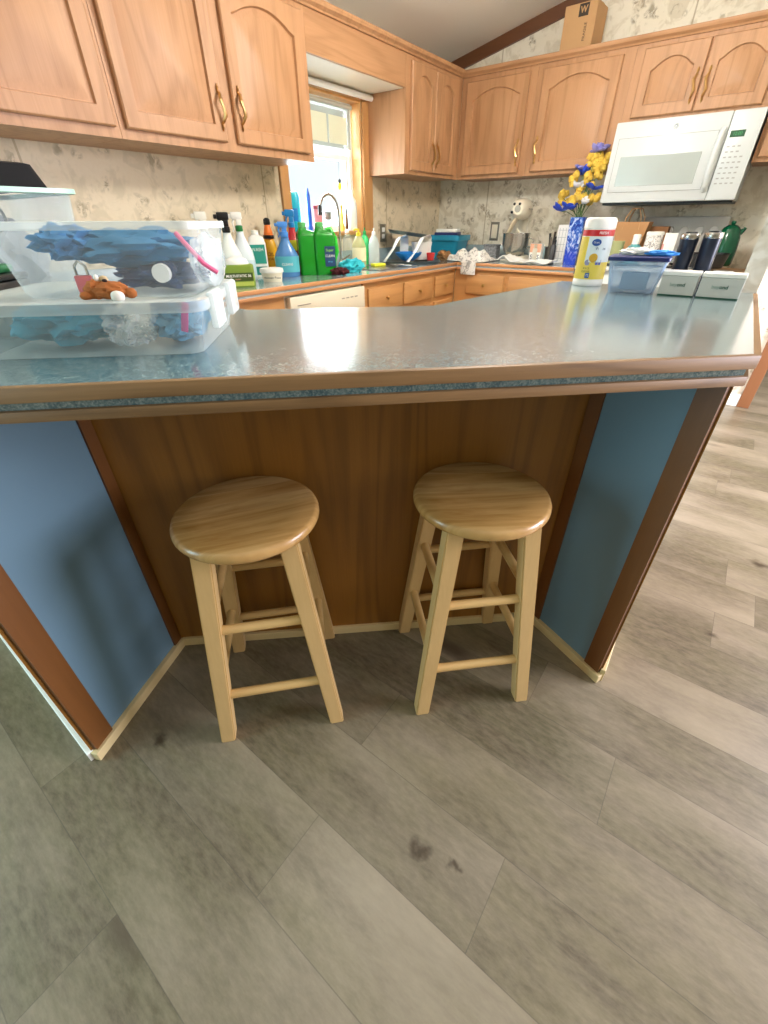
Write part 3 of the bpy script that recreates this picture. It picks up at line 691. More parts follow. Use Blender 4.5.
# green jugs
def jug(label, x, y, w, d, hnd):
    t = thing('green_jug', label, 'jug', (x, y, CZ), facing(x, y)+.2)
    g = plain('#128a20', .22)
    obj('jug_body', MB().loft([rrect(w*.95, d*.95, .015, 0), rrect(w, d, .018, .01), rrect(w, d, .018, .20), rrect(w*.9, d*.85, .018, .222), rrect(w*.42, d*.5, .014, .236, cx=-w*.18), rrect(w*.38, d*.45, .013, .246, cx=-w*.18)]), g, t)
    obj('cap', MB().lathe([(.023, .244), (.024, .248), (.024, .268), (.02, .271), (0, .271)], 18), plain('#5cb765', .35), t, loc=(-w*.18, 0, 0))
    if hnd:
        obj('handle', MB().tube([(w*.1, 0, .232), (w*.34, 0, .24), (w*.56, 0, .19), (w*.62, 0, .12), (w*.48, 0, .07)], [.011, .012, .012, .012, .01], 10), plain('#35c83c', .25), t)
        lb = obj('label_panel', MB().box(-w*.05, w*.44, -d/2-.003, -d/2+.001, .045, .15), plain('#1c3f6b', .35), t, smooth=False)
        text('Super', .02, plain('#9fe04a'), lb, (w*.19, -d/2-.0035, .13)); text('CLEAN', .018, M_WHITEP, lb, (w*.19, -d/2-.0035, .1)); text('64 oz', .012, plain('#5fc6f0'), lb, (w*.19, -d/2-.0035, .07))
jug('green cleaner jug without a visible handle, left of the pair', -2.195, 2.155, .115, .095, False)
jug('green cleaner jug with a handle and dark label, right of the pair', -2.12, 2.225, .128, .085, True)
# cloths by the sink
o = obj('cloth', MB().blob((0, 0, .032), (.075, .05, .042), .45, 2.6, 4, 3, floor=0), plain('#35b9c9', .9), loc=(-2.06, 2.40, CZ), rot=(0, 0, .9)); tag(o, 'crumpled turquoise cloth beside the green jug with a handle', 'cloth')
o = obj('cloth', MB().blob((0, 0, .02), (.05, .03, .02), .45, 2.6, 4, 5, floor=0), plain('#4a1018', .9), loc=(-2.01, 2.235, CZ), rot=(0, 0, .8)); tag(o, 'small dark red rag in front of the green jugs', 'cloth')
# right-hand bottles by the sink
t = thing('clear_bottle', 'tall clear plastic bottle standing right of the faucet', 'bottle', (-2.36, 2.72, CZ), 1.2)
obj('bottle_body', MB().lathe([(0, 0), (.034, 0), (.036, .01), (.036, .13), (.03, .17), (.014, .2), (.013, .21), (0, .21)], 24), M_GLASS, t)
obj('pump_cap', MB().lathe([(.015, .208), (.015, .225), (.006, .228), (0, .229)], 16), M_WHITEP, t)
def soap(label, x, y, H, r, body, cap, lab=None, pump=False):
    t = thing('soap_bottle', label, 'bottle', (x, y, CZ), facing(x, y))
    obj('bottle_body', MB().lathe([(0, 0), (r, 0), (r*1.04, .01), (r, H*.55), (r*.75, H*.7), (r*.35, H*.82), (0, H*.82)], 24, sx=1.15, sy=.8), body, t)
    if lab: obj('label_wrap', MB().lathe([(r*1.045, H*.15), (r*1.05, H*.16), (r*1.03, H*.5), (r*1.02, H*.51)], 24, sx=1.15, sy=.8), lab, t)
    c = MB().lathe([(r*.4, H*.81), (r*.42, H*.83), (r*.4, H*.9), (r*.15, H*.92), (r*.15, H), (0, H)], 16)
    if pump: c.tube([(0, 0, H*.98), (-.02, 0, H*.985), (-.035, 0, H*.96)], .006, 8)
    obj('cap', c, cap, t)
soap('yellow dish soap bottle with a pump and floral label by the sink', -2.30, 2.775, .23, .042, clear('yellow_soap', '#e9e3a8', .45, .15), plain('#ecd93a'), plain('#ede6c0', .5), True)
soap('green soap bottle between the yellow soap and the clear bottle', -2.37, 2.93, .235, .03, plain('#2fbf6a', .25), plain('#1d9a52'))
soap('pale frosted bottle, rightmost of the bottles by the sink', -2.30, 2.95, .232, .034, clear('frosted_bottle', '#dfeaea', .6, .3), M_WHITEP)
# yellow sponge
o = obj('sponge', MB().box(-.05, .05, -.03, .03, 0, .018, .006), plain('#dfe03a', .9), loc=(-2.2, 2.74 - .2 + .33, CZ+.0), rot=(0, 0, 1.2)); tag(o, 'yellow green sponge on the counter in front of the soap bottles', 'sponge')

# window sill items
SZ = WZ0 + .0205
def sill_item(name, label, cat, y, x=-2.50): return thing(name, label, cat, (x, y, SZ), facing(x, y))
t = sill_item('shampoo_bottle', 'bright cyan bottle at the left end of the window sill', 'bottle', 2.375)
obj('bottle_body', MB().lathe([(0, 0), (.03, 0), (.034, .01), (.036, .1), (.033, .19), (.024, .215), (0, .22)], 24, sx=1, sy=.6), plain('#28bfe8', .25), t)
obj('label_panel', MB().box(-.017, .017, -.0235, -.02, .06, .13, .004), plain('#1e7fd8', .3), t)
t = sill_item('scrub_brush', 'slim blue dish brush standing upright on the window sill', 'brush', 2.505)
obj('holder', MB().lathe([(0, 0), (.016, 0), (.014, .13), (0, .13)], 16), plain('#2a63d0', .3), t)
obj('brush_handle', MB().tube([(0, 0, .13), (0, 0, .2), (0, 0, .24)], [.012, .014, .004], 12), plain('#2f5fc0', .3), t)
t = sill_item('red_jar', 'pinkish red box on the window sill under the faucet arch', 'jar', 2.585)
obj('jar_body', MB().box(-.028, .028, -.02, .02, 0, .13, .005), plain('#d98b88', .4), t); obj('lid', MB().box(-.029, .029, -.021, .021, .1305, .15, .004), plain('#c65a5a', .4), t)
t = sill_item('drinking_glass', 'small clear drinking glass on the window sill', 'glass', 2.68)
obj('glass_body', MB().lathe([(0, 0), (.022, 0), (.031, .12), (.0295, .12), (.02, .006), (0, .006)], 24), M_GLASS, t); obj('dark_liquid', MB().lathe([(0, .07), (.0255, .07), (.0285, .112), (0, .112)], 24), plain('#8a8072', .3), t)
t = sill_item('yellow_jar', 'small yellow figurine bottle beside the brown vial on the sill', 'bottle', 2.83)
obj('bottle_body', MB().lathe([(0, 0), (.022, 0), (.022, .03), (.014, .05), (.016, .09), (.008, .12), (.012, .15), (0, .16)], 18), plain('#d8c45c', .4), t)
t = sill_item('brown_vial', 'thin brown dropper vial on the window sill', 'bottle', 2.885)
obj('vial_body', MB().lathe([(0, 0), (.011, 0), (.011, .09), (.005, .105), (0, .105)], 16), plain('#5b3417', .25), t); obj('dropper', MB().lathe([(.006, .104), (.007, .12), (.004, .15), (0, .153)], 12), M_BLACK, t)
t = sill_item('white_bottle', 'tall white bottle at the right end of the window sill', 'bottle', 2.95)
obj('bottle_body', MB().lathe([(0, 0), (.034, 0), (.036, .008), (.036, .15), (.03, .185), (.012, .21), (0, .21)], 24), M_MILK, t); obj('cap', MB().lathe([(.013, .209), (.013, .24), (0, .242)], 16), M_WHITEP, t)
t = thing('sun_catcher', 'small black and yellow bee sun catcher hanging in the window', 'ornament', (-2.535, 2.865, 1.39), 1.0)
obj('body', MB().blob((0, 0, 0), (.014, .01, .02), .05, 2, 3), plain('#e8d420', .4), t); obj('head', MB().blob((0, 0, .03), (.012, .009, .013), .05, 2, 3), M_BLACK, t)
obj('string', MB().tube([(0, 0, .04), (0, 0, .14)], .001, 6), M_BLACK, t); obj('suction_cup', MB().lathe([(0, 0), (.012, .002), (.004, .008), (0, .009)], 14), M_GLASS, t, loc=(-.01, 0, .138))

# dish rack with board, corner of the counter
t = thing('dish_rack', 'white and grey dish rack with two broad white side bands', 'dish rack', (-2.16, 3.25, CZ), facing(-2.2, 3.3))
obj('tray', MB().loft([rrect(.40, .25, .03, .002), rrect(.45, .28, .03, .016), rrect(.44, .27, .03, .016), rrect(.39, .24, .03, .006)]), plain('#5c6a6c', .35), t)
for x0 in (-.21, -.03):
    pts = [(x0, -.11, .012), (x0+.07, -.09, .1), (x0+.105, -.06, .165), (x0+.14, .0, .175), (x0+.15, .08, .165), (x0+.15, .11, .02)]
    obj('side_band', MB().tube(pts, .034, 12, flat=.16), M_WHITEP, t)
t = thing('blue_bowl', 'bright blue plastic bowl leaning inside the dish rack', 'bowl', (-2.17, 3.22, CZ+.018), facing(-2.2, 3.3))
obj('bowl', MB().lathe([(0, 0), (.05, 0), (.1, .04), (.105, .055), (.1, .055), (.05, .008), (0, .008)], 32), plain('#1f7fd0', .3), t)
t = thing('plastic_container', 'upright white plastic container in the dish rack', 'container', (-2.14, 3.36, CZ+.018), facing(-2.2, 3.3)+.3)
obj('container', MB().loft([rrect(.12, .07, .02, 0), rrect(.15, .1, .02, .12), rrect(.144, .094, .02, .12), rrect(.115, .065, .02, .006)]), M_WHITEP, t)
o = obj('red_cup', MB().lathe([(0, 0), (.026, 0), (.034, .05), (.031, .05), (.024, .005), (0, .005)], 24), plain('#d83a3a', .35), loc=(-2.03, 3.325, CZ+.018)); tag(o, 'small red cup at the right end of the dish rack', 'cup')
t = thing('baking_sheet', 'dark grey flat pan lying tilted on top of the dish rack', 'pan', (-2.24, 3.30, CZ+.182), facing(-2.2, 3.3))
obj('pan', MB().loft([rrect(.26, .2, .03, 0), rrect(.3, .24, .03, .02), rrect(.29, .23, .03, .02), rrect(.25, .19, .03, .006)], mat=Matrix.Rotation(.12, 4, 'Y')), plain('#56625d', .4, .3), t)
# teal bin with a folded item
t = thing('teal_bin', 'teal plastic storage bin in the corner of the counter', 'storage bin', (-2.22, 3.90, CZ), .1)
obj('bin_body', MB().loft([rrect(.26, .22, .03, 0), rrect(.31, .27, .03, .13), rrect(.335, .295, .03, .132), rrect(.335, .295, .03, .17), rrect(.315, .275, .03, .17), rrect(.3, .26, .03, .135), rrect(.25, .21, .03, .008)]), plain('#1d86a8', .32), t)
t = thing('folded_book', 'white and navy book lying across the top of the teal bin', 'book', (-2.2, 3.87, CZ+.171), .25)
obj('cover', MB().box(-.1, .1, -.07, .07, 0, .02, .003), plain('#2a2f6a', .5), t); obj('pages', MB().box(-.085, .095, -.075, .06, .0205, .045, .006), M_WHITEP, t)
# crumpled cloths over the corner
o = obj('brown_cloth', MB().blob((0, 0, .03), (.06, .05, .04), .4, 2.5, 4, 9, floor=0), plain('#9a7248', .9), loc=(-2.08, 3.62, CZ)); tag(o, 'small brown cloth bundle between the dish rack and the white towel', 'cloth')
def drape(u, v):
    yE = -.200; sv = -.29 + .42*v
    lo = max(0, min(1, (yE + .05 - sv)/.06)); lo = lo*lo*(3-2*lo)
    x0, x1 = -.17 + .165*lo, .17 - .05*lo
    x = x0 + (x1-x0)*u + .01*mnoise.noise(Vector((v*6, u*3, 1)))
    w = .5+.5*mnoise.noise(Vector((u*4, v*5, 2))) + .35*mnoise.noise(Vector((u*9, v*9, 5)))
    env = max(0, math.sin(PI*min(1, max(0, u))))**.6
    if sv > yE:
        k = min(1, (sv-yE)/.05); return (x, sv, 0.008 + .125*env*max(.1, w)*k*math.sin(PI*min(1, .25+.75*v))**.5)
    return (x, yE - .004 - .006*max(0, w), .008 + (sv - yE))
def cloth_mat():
    t = NT('leaf_print_cloth'); v = t.coord((1, 1, 1)); n = t.noise(v, 38, 3, .6, 1)
    return t.base(t.ramp(n, [(.36, lin('#a3a19c')), (.5, lin('#e9e6e0'))]), .9, 0, .2)
M_PRINT = cloth_mat()
o = obj('printed_towel', MB().sheet(drape, 44, 50, .003), M_PRINT, loc=(-1.84, 3.70, CZ)); tag(o, 'white and grey printed towel hanging over the counter edge in the corner', 'towel')
t = thing('speckled_box', 'grey speckled box beside the mixer bowl', 'box', (-1.80, 3.93, CZ), 0)
def speck():
    t = NT('grey_speckle'); n = t.noise(t.coord(), 120, 3, .6); return t.base(t.ramp(n, [(.4, lin('#5f6266')), (.6, lin('#a7a9ab'))]), .7)
obj('box_body', MB().box(-.06, .06, -.04, .04, 0, .095, .006), speck(), t); obj('lid', MB().box(-.062, .062, -.042, .042, .0955, .108, .004), speck(), t)

# stand mixer
t = thing('stand_mixer', 'cream stand mixer with a steel bowl against the back wall', 'mixer', (-1.585, 3.93, CZ), .2)
obj('foot', MB().loft([rrect(.2, .3, .07, 0), rrect(.21, .31, .07, .01), rrect(.2, .3, .07, .028), rrect(.17, .26, .06, .035)]), M_CREAM, t)
obj('column', MB().loft([rrect(.1, .09, .03, .03, cy=.1), rrect(.085, .08, .03, .16, cy=.1), rrect(.1, .12, .04, .3, cy=.07)]), M_CREAM, t)
hdm = Matrix.Translation((0, -.17, .345)) @ Matrix.Rotation(-R90, 4, 'X')
hd = obj('head', MB().lathe([(0, 0), (.035, .002), (.052, .02), (.066, .07), (.073, .15), (.071, .23), (.055, .29), (.03, .315), (0, .32)], 36, hdm, sx=1.05, sy=1.0), M_CREAM, t)
obj('trim_band', MB().lathe([(.0665, .072), (.0685, .075), (.0752, .15), (.0735, .23), (.072, .23)], 36, hdm @ Matrix.Scale(1, 4), sx=1.055, sy=.2), plain('#9b968c', .3, .8), hd)
obj('hub_cap', MB().lathe([(0, -.006), (.02, -.006), (.022, 0), (.022, .012)], 20, hdm), plain('#a9a59b', .45, .6), hd)
for (dx, dz) in ((-.028, .03), (.012, .03), (-.04, -.02)): obj('knob', MB().lathe([(0, -.018), (.009, -.016), (.01, .03)], 14, Matrix.Translation((dx, -.16, .345+dz)) @ Matrix.Rotation(-R90, 4, 'X')), M_BLACK, hd)
obj('bowl', MB().lathe([(0, .036), (.06, .036), (.06, .045), (.085, .07), (.1, .11), (.105, .185), (.108, .19), (.103, .19), (.097, .11), (0, .06)], 40), M_STEEL, t, loc=(0, -.07, 0))
obj('beater', MB().tube([(0, -.08, .3), (0, -.08, .22), (-.035, -.08, .17), (-.04, -.08, .11), (0, -.08, .07), (.04, -.08, .11), (.035, -.08, .17), (0, -.08, .22)], .006, 8), plain('#d8cfb8', .35), t)
obj('pouring_shield', MB().tube([(-.06, -.1, .195), (-.03, -.12, .25), (-.01, -.12, .29)], [.02, .022, .018], 10, flat=.5), plain('#ddd0b2', .35), t)
obj('bowl_handle', MB().tube([(.1, -.07, .16), (.14, -.08, .15), (.14, -.08, .1), (.1, -.07, .09)], .006, 8), M_STEEL, t)
# towels
def flat(u, v):
    return (-.2+.4*u, -.1+.2*v, max(.006, .022*(1+mnoise.noise(Vector((u*5, v*4, 3)))) + (.03*max(0, 1-abs(u-.12)*7))))
o = obj('white_towel', MB().sheet(flat, 40, 24, .006), M_WHITEP, loc=(-1.375, 3.66, CZ)); tag(o, 'long white towel laid along the counter in front of the mixer', 'towel')
t = thing('soap_pad_box', 'small box printed SOS with a peach top beside the mixer', 'box', (-1.372, 3.82, CZ), -.05)
obj('box_body', MB().box(-.045, .045, -.025, .025, 0, .125, .002), M_WHITEP, t, smooth=False)
obj('peach_panel', MB().box(-.044, .044, -.0265, -.0245, .068, .124), plain('#e0a888', .5), t, smooth=False)
text('SOS', .042, plain('#4a4f58'), t, (0, -.0256, .036), bold=.0005)
t = thing('utensil_jar', 'steel jar holding dark kitchen utensils by the SOS box', 'jar', (-1.29, 3.9, CZ), 0)
obj('jar_body', MB().lathe([(0, 0), (.04, 0), (.042, .1), (.039, .1), (.037, .006), (0, .006)], 24), plain('#6a6760', .3, .6), t)
for k, (dx, dy, hh, c) in enumerate(((-.02, 0, .19, '#2a2624'), (.005, .012, .2, '#4b3a2c'), (.018, -.008, .17, '#1d1c1e'), (-.005, -.015, .165, '#7b7468'))):
    o = obj('utensil', MB().tube([(dx*.5, dy*.5, .008), (dx, dy, hh*.7), (dx*1.3, dy*1.3, hh)], [.005, .006, .009], 8), plain(c, .4), loc=(-1.29, 3.9, CZ))
    tag(o, ['black spoon at the left in the steel utensil jar', 'tall brown wooden spoon in the steel utensil jar', 'black spatula at the right in the steel utensil jar', 'grey utensil at the front of the steel jar'][k], 'utensil', 'utensils in the steel jar')
for k, (dx, c, hh) in enumerate(((-.045, '#d9d4c4', .12), (.0, '#3b3a3c', .15))):
    t = thing('spice_jar', ['pale capped jar between the SOS box and the utensils', 'dark capped jar left of the white lattice box'][k], 'jar', (-1.33+dx+.09*k, 3.80, CZ), 0)
    obj('jar_body', MB().lathe([(0, 0), (.02, 0), (.02, hh*.75), (.012, hh*.82), (0, hh*.82)], 16), plain(c, .3), t); obj('lid', MB().lathe([(.014, hh*.81), (.015, hh), (0, hh)], 14), plain('#c9b8a0' if k == 0 else '#201f22', .3), t)
t = thing('lattice_box', 'tall white box with a faint grid beside the blue vase', 'box', (-1.195, 3.86, CZ), -.1)
bb = obj('box_body', MB().box(-.04, .04, -.035, .035, 0, .245, .004), M_WHITEP, t)
g = MB()
for k in range(5): g.box(-.032, .032, -.0358, -.0348, .03+.045*k, .033+.045*k)
for k in range(3): g.box(-.026+.024*k, -.023+.024*k, -.0358, -.0348, .02, .225)
obj('grid_print', g, plain('#b9bcbc'), t, smooth=False)
# vase with flowers
def vase_mat():
    t = NT('blue_marbled_glass'); v = t.coord((1, 1, .6)); n = t.noise(v, 26, 3, .6, 2.0); n2 = t.noise(v, 6, 2)
    c = t.ramp(n, [(.36, lin('#14308f')), (.5, lin('#3d6ec8')), (.6, lin('#c4d4ee'))])
    tc = t.n('ShaderNodeTexCoord'); s = t.n('ShaderNodeSeparateXYZ'); t.l(tc.outputs['Object'], s.inputs[0])
    f = t.ramp(t.math('DIVIDE', s.outputs[2], .3), [(.2, (1, 1, 1, 1)), (.38, (0, 0, 0, 1))])
    return t.base(t.mix(t.math('MULTIPLY', f, .85), c, lin('#1238c0')), .1, 0, .6)
VX, VY = -1.085, 3.76
t = thing('flower_vase', 'tall square blue marbled vase holding artificial flowers', 'vase', (VX, VY, CZ), .1)
obj('vase_body', MB().loft([rrect(.085, .085, .012, 0), rrect(.1, .1, .012, .29), rrect(.09, .09, .01, .29), rrect(.075, .075, .01, .05), rrect(.07, .07, .01, .01)]), vase_mat(), t)
def flower(px, py, pz, kind, seed):
    rr = random.Random(seed)
    b = Vector((VX+.02*rr.uniform(-1, 1), VY+.02*rr.uniform(-1, 1), CZ+.03)); e = Vector((VX+px, VY+py, CZ+pz))
    lab = {'y': 'cluster of yellow artificial blossoms in the blue vase', 'b': 'royal blue artificial flower in the blue vase', 'w': 'white artificial flower in the blue vase', 'l': 'lavender artificial flower in the blue vase'}[kind]
    cat = {'y': 'yellow flowers in the vase', 'b': 'blue flowers in the vase', 'w': 'white flowers in the vase', 'l': 'lavender flowers in the vase'}[kind]
    th = thing('artificial_flower', lab, 'flower', tuple(e), 0, cat)
    r = b - e; k = (CZ+.285-e.z)/(b.z-e.z) if b.z != e.z else .5
    neck = Vector((VX + rr.uniform(-.025, .025), VY + rr.uniform(-.025, .025), CZ+.29)) - e
    obj('stem', MB().tube([r, neck, neck*.4 + Vector((0, 0, .01)), (0, 0, 0)], [.0025, .0025, .0025, .002], 6), plain('#4c6b3a', .6), th)
    m = MB()
    if kind == 'y':
        for q in range(7): m.blob((rr.uniform(-.026, .026), rr.uniform(-.026, .026), rr.uniform(-.03, .035)), (.021, .021, .021), .35, 3, 2, seed+q)
    else:
        for q in range(6):
            a = 2*PI*q/6 + rr.random(); el = rr.uniform(.1, .9)
            d = Vector((math.cos(a)*math.cos(el), math.sin(a)*math.cos(el), math.sin(el)))
            s = .062 if kind == 'b' else .046
            m.tube([(0, 0, 0), d*s*.5, d*s, d*s*1.25], [.004, .024, .022, .002], 8, flat=.4)
    obj('blossom', m, {'y': plain('#d8b548', .7), 'b': plain('#2448c4', .5), 'w': plain('#dfe2ec', .5), 'l': plain('#8684c8', .5)}[kind], th)
fl = [(-.09, -.03, .36, 'b'), (-.03, -.05, .37, 'b'), (-.1, 0, .43, 'y'), (-.06, .02, .41, 'y'), (0, -.04, .42, 'y'), (.02, .0, .46, 'y'), (.06, -.03, .40, 'w'), (-.01, -.02, .48, 'w'), (.09, .0, .47, 'b'),
      (-.05, .0, .53, 'y'), (.0, .02, .55, 'b'), (.05, -.02, .52, 'y'), (-.02, .03, .58, 'l'), (.1, .0, .56, 'y'), (.04, .01, .60, 'y'), (.08, .02, .62, 'y'), (.06, .0, .655, 'l'), (.11, .02, .60, 'y'), (.085, .01, .66, 'l'), (.11, -.01, .41, 'y')]
for i, (a, b, c, k) in enumerate(fl): flower(a-.035, b, .325+(c-.36)*1.08, k, 40+i)

# things on the stove
RZ = .9255
t = thing('paper_bag', 'brown paper gift bag with twisted handles on the stove', 'bag', (-.735, 3.86, .9365), -.12)
def bagring(w, d, z): return [(-w/2, -d/2, z), (0, -d/2, z), (w/2, -d/2, z), (w/2, 0, z-.004), (w/2, d/2, z), (0, d/2, z), (-w/2, d/2, z), (-w/2, 0, z-.004)]
kraft = plain('#b98a5c', .8)
obj('bag_body', MB().loft([bagring(.17, .08, 0), bagring(.175, .085, .12), bagring(.215, .09, .235), bagring(.212, .087, .235), bagring(.17, .08, .12), bagring(.165, .075, .004)]), kraft, t, smooth=False)
for yy in (-.04, .04): obj('handle', MB().tube([(-.055, yy, .19), (-.05, yy, .26), (-.025, yy*.7, .31), (.02, yy*.7, .31), (.045, yy, .26), (.05, yy, .19)], .006, 8, flat=.5), plain('#c79c6f', .8), t)
t = thing('cardboard_carton', 'brown cardboard carton behind the paper bag on the stove', 'box', (-.60, 3.99, .9345), 0)
obj('carton', MB().box(-.07, .07, -.045, .045, 0, .21, .002), plain('#96653f', .8), t, smooth=False); obj('flap', MB().box(-.07, .07, -.047, -.0455, .17, .21), plain('#a2714a', .8), t, smooth=False)
t = thing('striped_cup', 'pale green and white striped cup right of the wipes canister', 'cup', (-.775, 3.70, .9345), 0)
def stripes():
    t = NT('striped_glaze'); tc = t.coord((1, 1, 1)); s = t.n('ShaderNodeSeparateXYZ'); t.l(tc, s.inputs[0])
    a = t.math('SINE', t.math('MULTIPLY', t.math('ARCTAN2', s.outputs[1], s.outputs[0]), 12.0)); return t.base(t.ramp(a, [(.3, lin('#a9ad7c')), (.6, lin('#e6e4cc'))]), .3)
obj('cup_body', MB().lathe([(0, 0), (.035, 0), (.045, .13), (.042, .13), (.033, .006), (0, .006)], 28), stripes(), t)
t = thing('lotion_bottle', 'white pump bottle with a teal body on the stove', 'bottle', (-.665, 3.70, .9345), 0)
obj('bottle_body', MB().lathe([(0, 0), (.045, 0), (.047, .06), (.04, .1), (.022, .115), (0, .115)], 24), plain('#62a7ad', .35), t); obj('cap', MB().lathe([(.023, .114), (.024, .165), (.02, .17), (0, .17)], 18), M_WHITEP, t)
t = thing('marbled_canister', 'white canister with black marbled scribbles on the stove', 'canister', (-.56, 3.69, .9345), 0)
def marb():
    t = NT('scribble_print'); n = t.noise(t.coord(), 18, 3, .5, 2.5); a = t.math('ABSOLUTE', t.math('SUBTRACT', n, .5)); return t.base(t.ramp(a, [(.012, lin('#56565a')), (.03, lin('#ece9e6'))]), .35)
obj('canister_body', MB().lathe([(0, 0), (.048, 0), (.05, .005), (.05, .165), (0, .165)], 28), marb(), t); obj('lid', MB().lathe([(.05, .1655), (.052, .168), (.052, .182), (.045, .186), (0, .186)], 28), M_WHITEP, t)
t = thing('white_card', 'upright white card between the marbled canister and the dark tumblers', 'card', (-.462, 3.66, .9345), 0)
obj('card', MB().box(-.035, .035, -.003, .003, 0, .18), M_WHITEP, t, smooth=False); obj('pink_edge', MB().box(-.035, -.026, -.0036, -.003, 0, .12), plain('#d99a9a'), t, smooth=False)
t = thing('wooden_spoon_jar', 'crock with a wooden paddle left of the paper bag', 'jar', (-.88, 3.92, .9345), 0)
obj('crock', MB().lathe([(0, 0), (.05, 0), (.055, .12), (.05, .12), (.045, .008), (0, .008)], 24), plain('#8f8a72', .4), t)
o = obj('wooden_paddle', MB().tube([(0, 0, .012), (.005, 0, .15), (.01, 0, .2), (.012, 0, .26)], [.006, .008, .02, .02], 10, flat=.4), plain('#d8c29a', .6), loc=(-.88, 3.92, .9345)); tag(o, 'pale wooden paddle standing in the crock behind the wipes', 'utensil')
# green kettle on a dark pan
t = thing('frying_pan', 'black deep frying pan in front of the green pitcher on the stove', 'pan', (-.225, 3.64, .9355), 0)
obj('pan', MB().lathe([(0, 0), (.09, 0), (.105, .075), (.109, .077), (.102, .077), (.088, .006), (0, .006)], 36), M_BLACK, t); obj('handle', MB().tube([(-.1, 0, .065), (-.16, 0, .07), (-.22, 0, .072)], [.009, .011, .01], 8, flat=.6), M_BLACK, t)
t = thing('green_pitcher', 'dark green glossy pitcher at the right end of the stove', 'pitcher', (-.17, 3.86, .9355), .1)
gm = plain('#0b5236', .15)
obj('pitcher_body', MB().lathe([(0, 0), (.062, 0), (.068, .01), (.07, .08), (.064, .15), (.05, .195), (.044, .205), (.025, .218), (0, .222)], 32), gm, t)
obj('lid_knob', MB().lathe([(.008, .218), (.014, .23), (.011, .24), (0, .242)], 16), gm, t)
obj('spout', MB().tube([(.045, 0, .17), (.062, 0, .19), (.07, 0, .205)], [.016, .012, .01], 10), gm, t)
obj('handle', MB().tube([(-.055, 0, .17), (-.095, 0, .16), (-.105, 0, .11), (-.08, 0, .06)], .009, 10), gm, t)

# ------------------------------------------------------------------ things on the bar, right end
BZ = .9865
t = thing('wipes_canister', 'tall yellow and white wipes canister with a red band on the bar', 'canister', (-.462, 1.872, BZ), facing(-.462, 1.872)-.06)
Rw = .05
obj('canister_body', MB().lathe([(0, 0), (Rw, 0), (Rw+.0015, .004), (Rw+.0015, .018), (Rw, .02), (Rw, .172), (0, .172)], 44), M_WHITEP, t)
obj('lid', MB().lathe([(Rw-.001, .172), (Rw+.001, .174), (Rw+.001, .196), (Rw-.004, .204), (Rw-.012, .205), (0, .205)], 44), M_WHITEP, t)
def arc(a0, a1, z0, z1, r, n=24):
    m = MB(); P = []
    for (rad) in (r, r+.0006): P.append([[(rad*math.sin(a0+(a1-a0)*k/n), -rad*math.cos(a0+(a1-a0)*k/n), z) for k in range(n+1)] for z in (z0, z1)])
    rings = [[P[0][0][k], P[1][0][k], P[1][1][k], P[0][1][k]] for k in range(n+1)]
    return m.loft(rings)
lw = obj('label_wrap', arc(-1.9, 1.9, .022, .150, Rw+.0003), plain('#e9d25a', .4), t)
obj('label_field', arc(-.45, 1.5, .075, .150, Rw+.0009), plain('#d9e6ea', .4), lw)
obj('red_band', arc(-1.9, 1.9, .152, .170, Rw+.0003), plain('#c81f22', .4), t)
text('FRESH', .011, M_WHITEP, lw, (.02, -Rw-.0005, .161), rot=(R90, 0, .42))
obj('blue_badge', MB().lathe([(0, 0), (.013, 0), (.013, .001), (0, .001)], 24, Matrix.Rotation(R90, 4, 'X'), sx=1.15, sy=.8), plain('#1f4f9c', .4), lw, loc=(.004, -Rw-.0012, .134))
text('Great', .008, M_WHITEP, lw, (.004, -Rw-.0026, .134))
text('Wipes', .013, plain('#58708a'), lw, (.02, -Rw+.0035, .116), rot=(R90, 0, .42))
obj('lemon_print', MB().lathe([(0, 0), (.014, 0), (.013, .001), (0, .0012)], 24, Matrix.Rotation(R90, 4, 'X')), plain('#d6a838', .4), lw, loc=(.004, -Rw-.0008, .088))
obj('round_seal', MB().lathe([(0, 0), (.009, 0), (.009, .001), (0, .001)], 20, Matrix.Rotation(R90, 4, 'X')), plain('#8f93b8', .4), lw, loc=(-.012, -Rw+.0005, .074))
text('KILLS', .009, plain('#8a7a20'), lw, (-.012, -Rw+.0008, .056), rot=(R90, 0, -.24)); text('GERMS', .009, plain('#8a7a20'), lw, (-.012, -Rw+.0008, .046), rot=(R90, 0, -.24))
obj('blue_square', MB().box(-.007, .007, -.0012, 0, -.008, .008), plain('#2b62b0', .4), lw, loc=(-.004, -Rw, .034), smooth=False); text('75', .011, M_WHITEP, lw, (-.004, -Rw-.0018, .034))
obj('red_tag', MB().box(-.009, .009, -.0012, 0, -.008, .008), plain('#5566b4', .4), lw, loc=(.022, -Rw+.0055, .075), rot=(0, 0, .45), smooth=False)

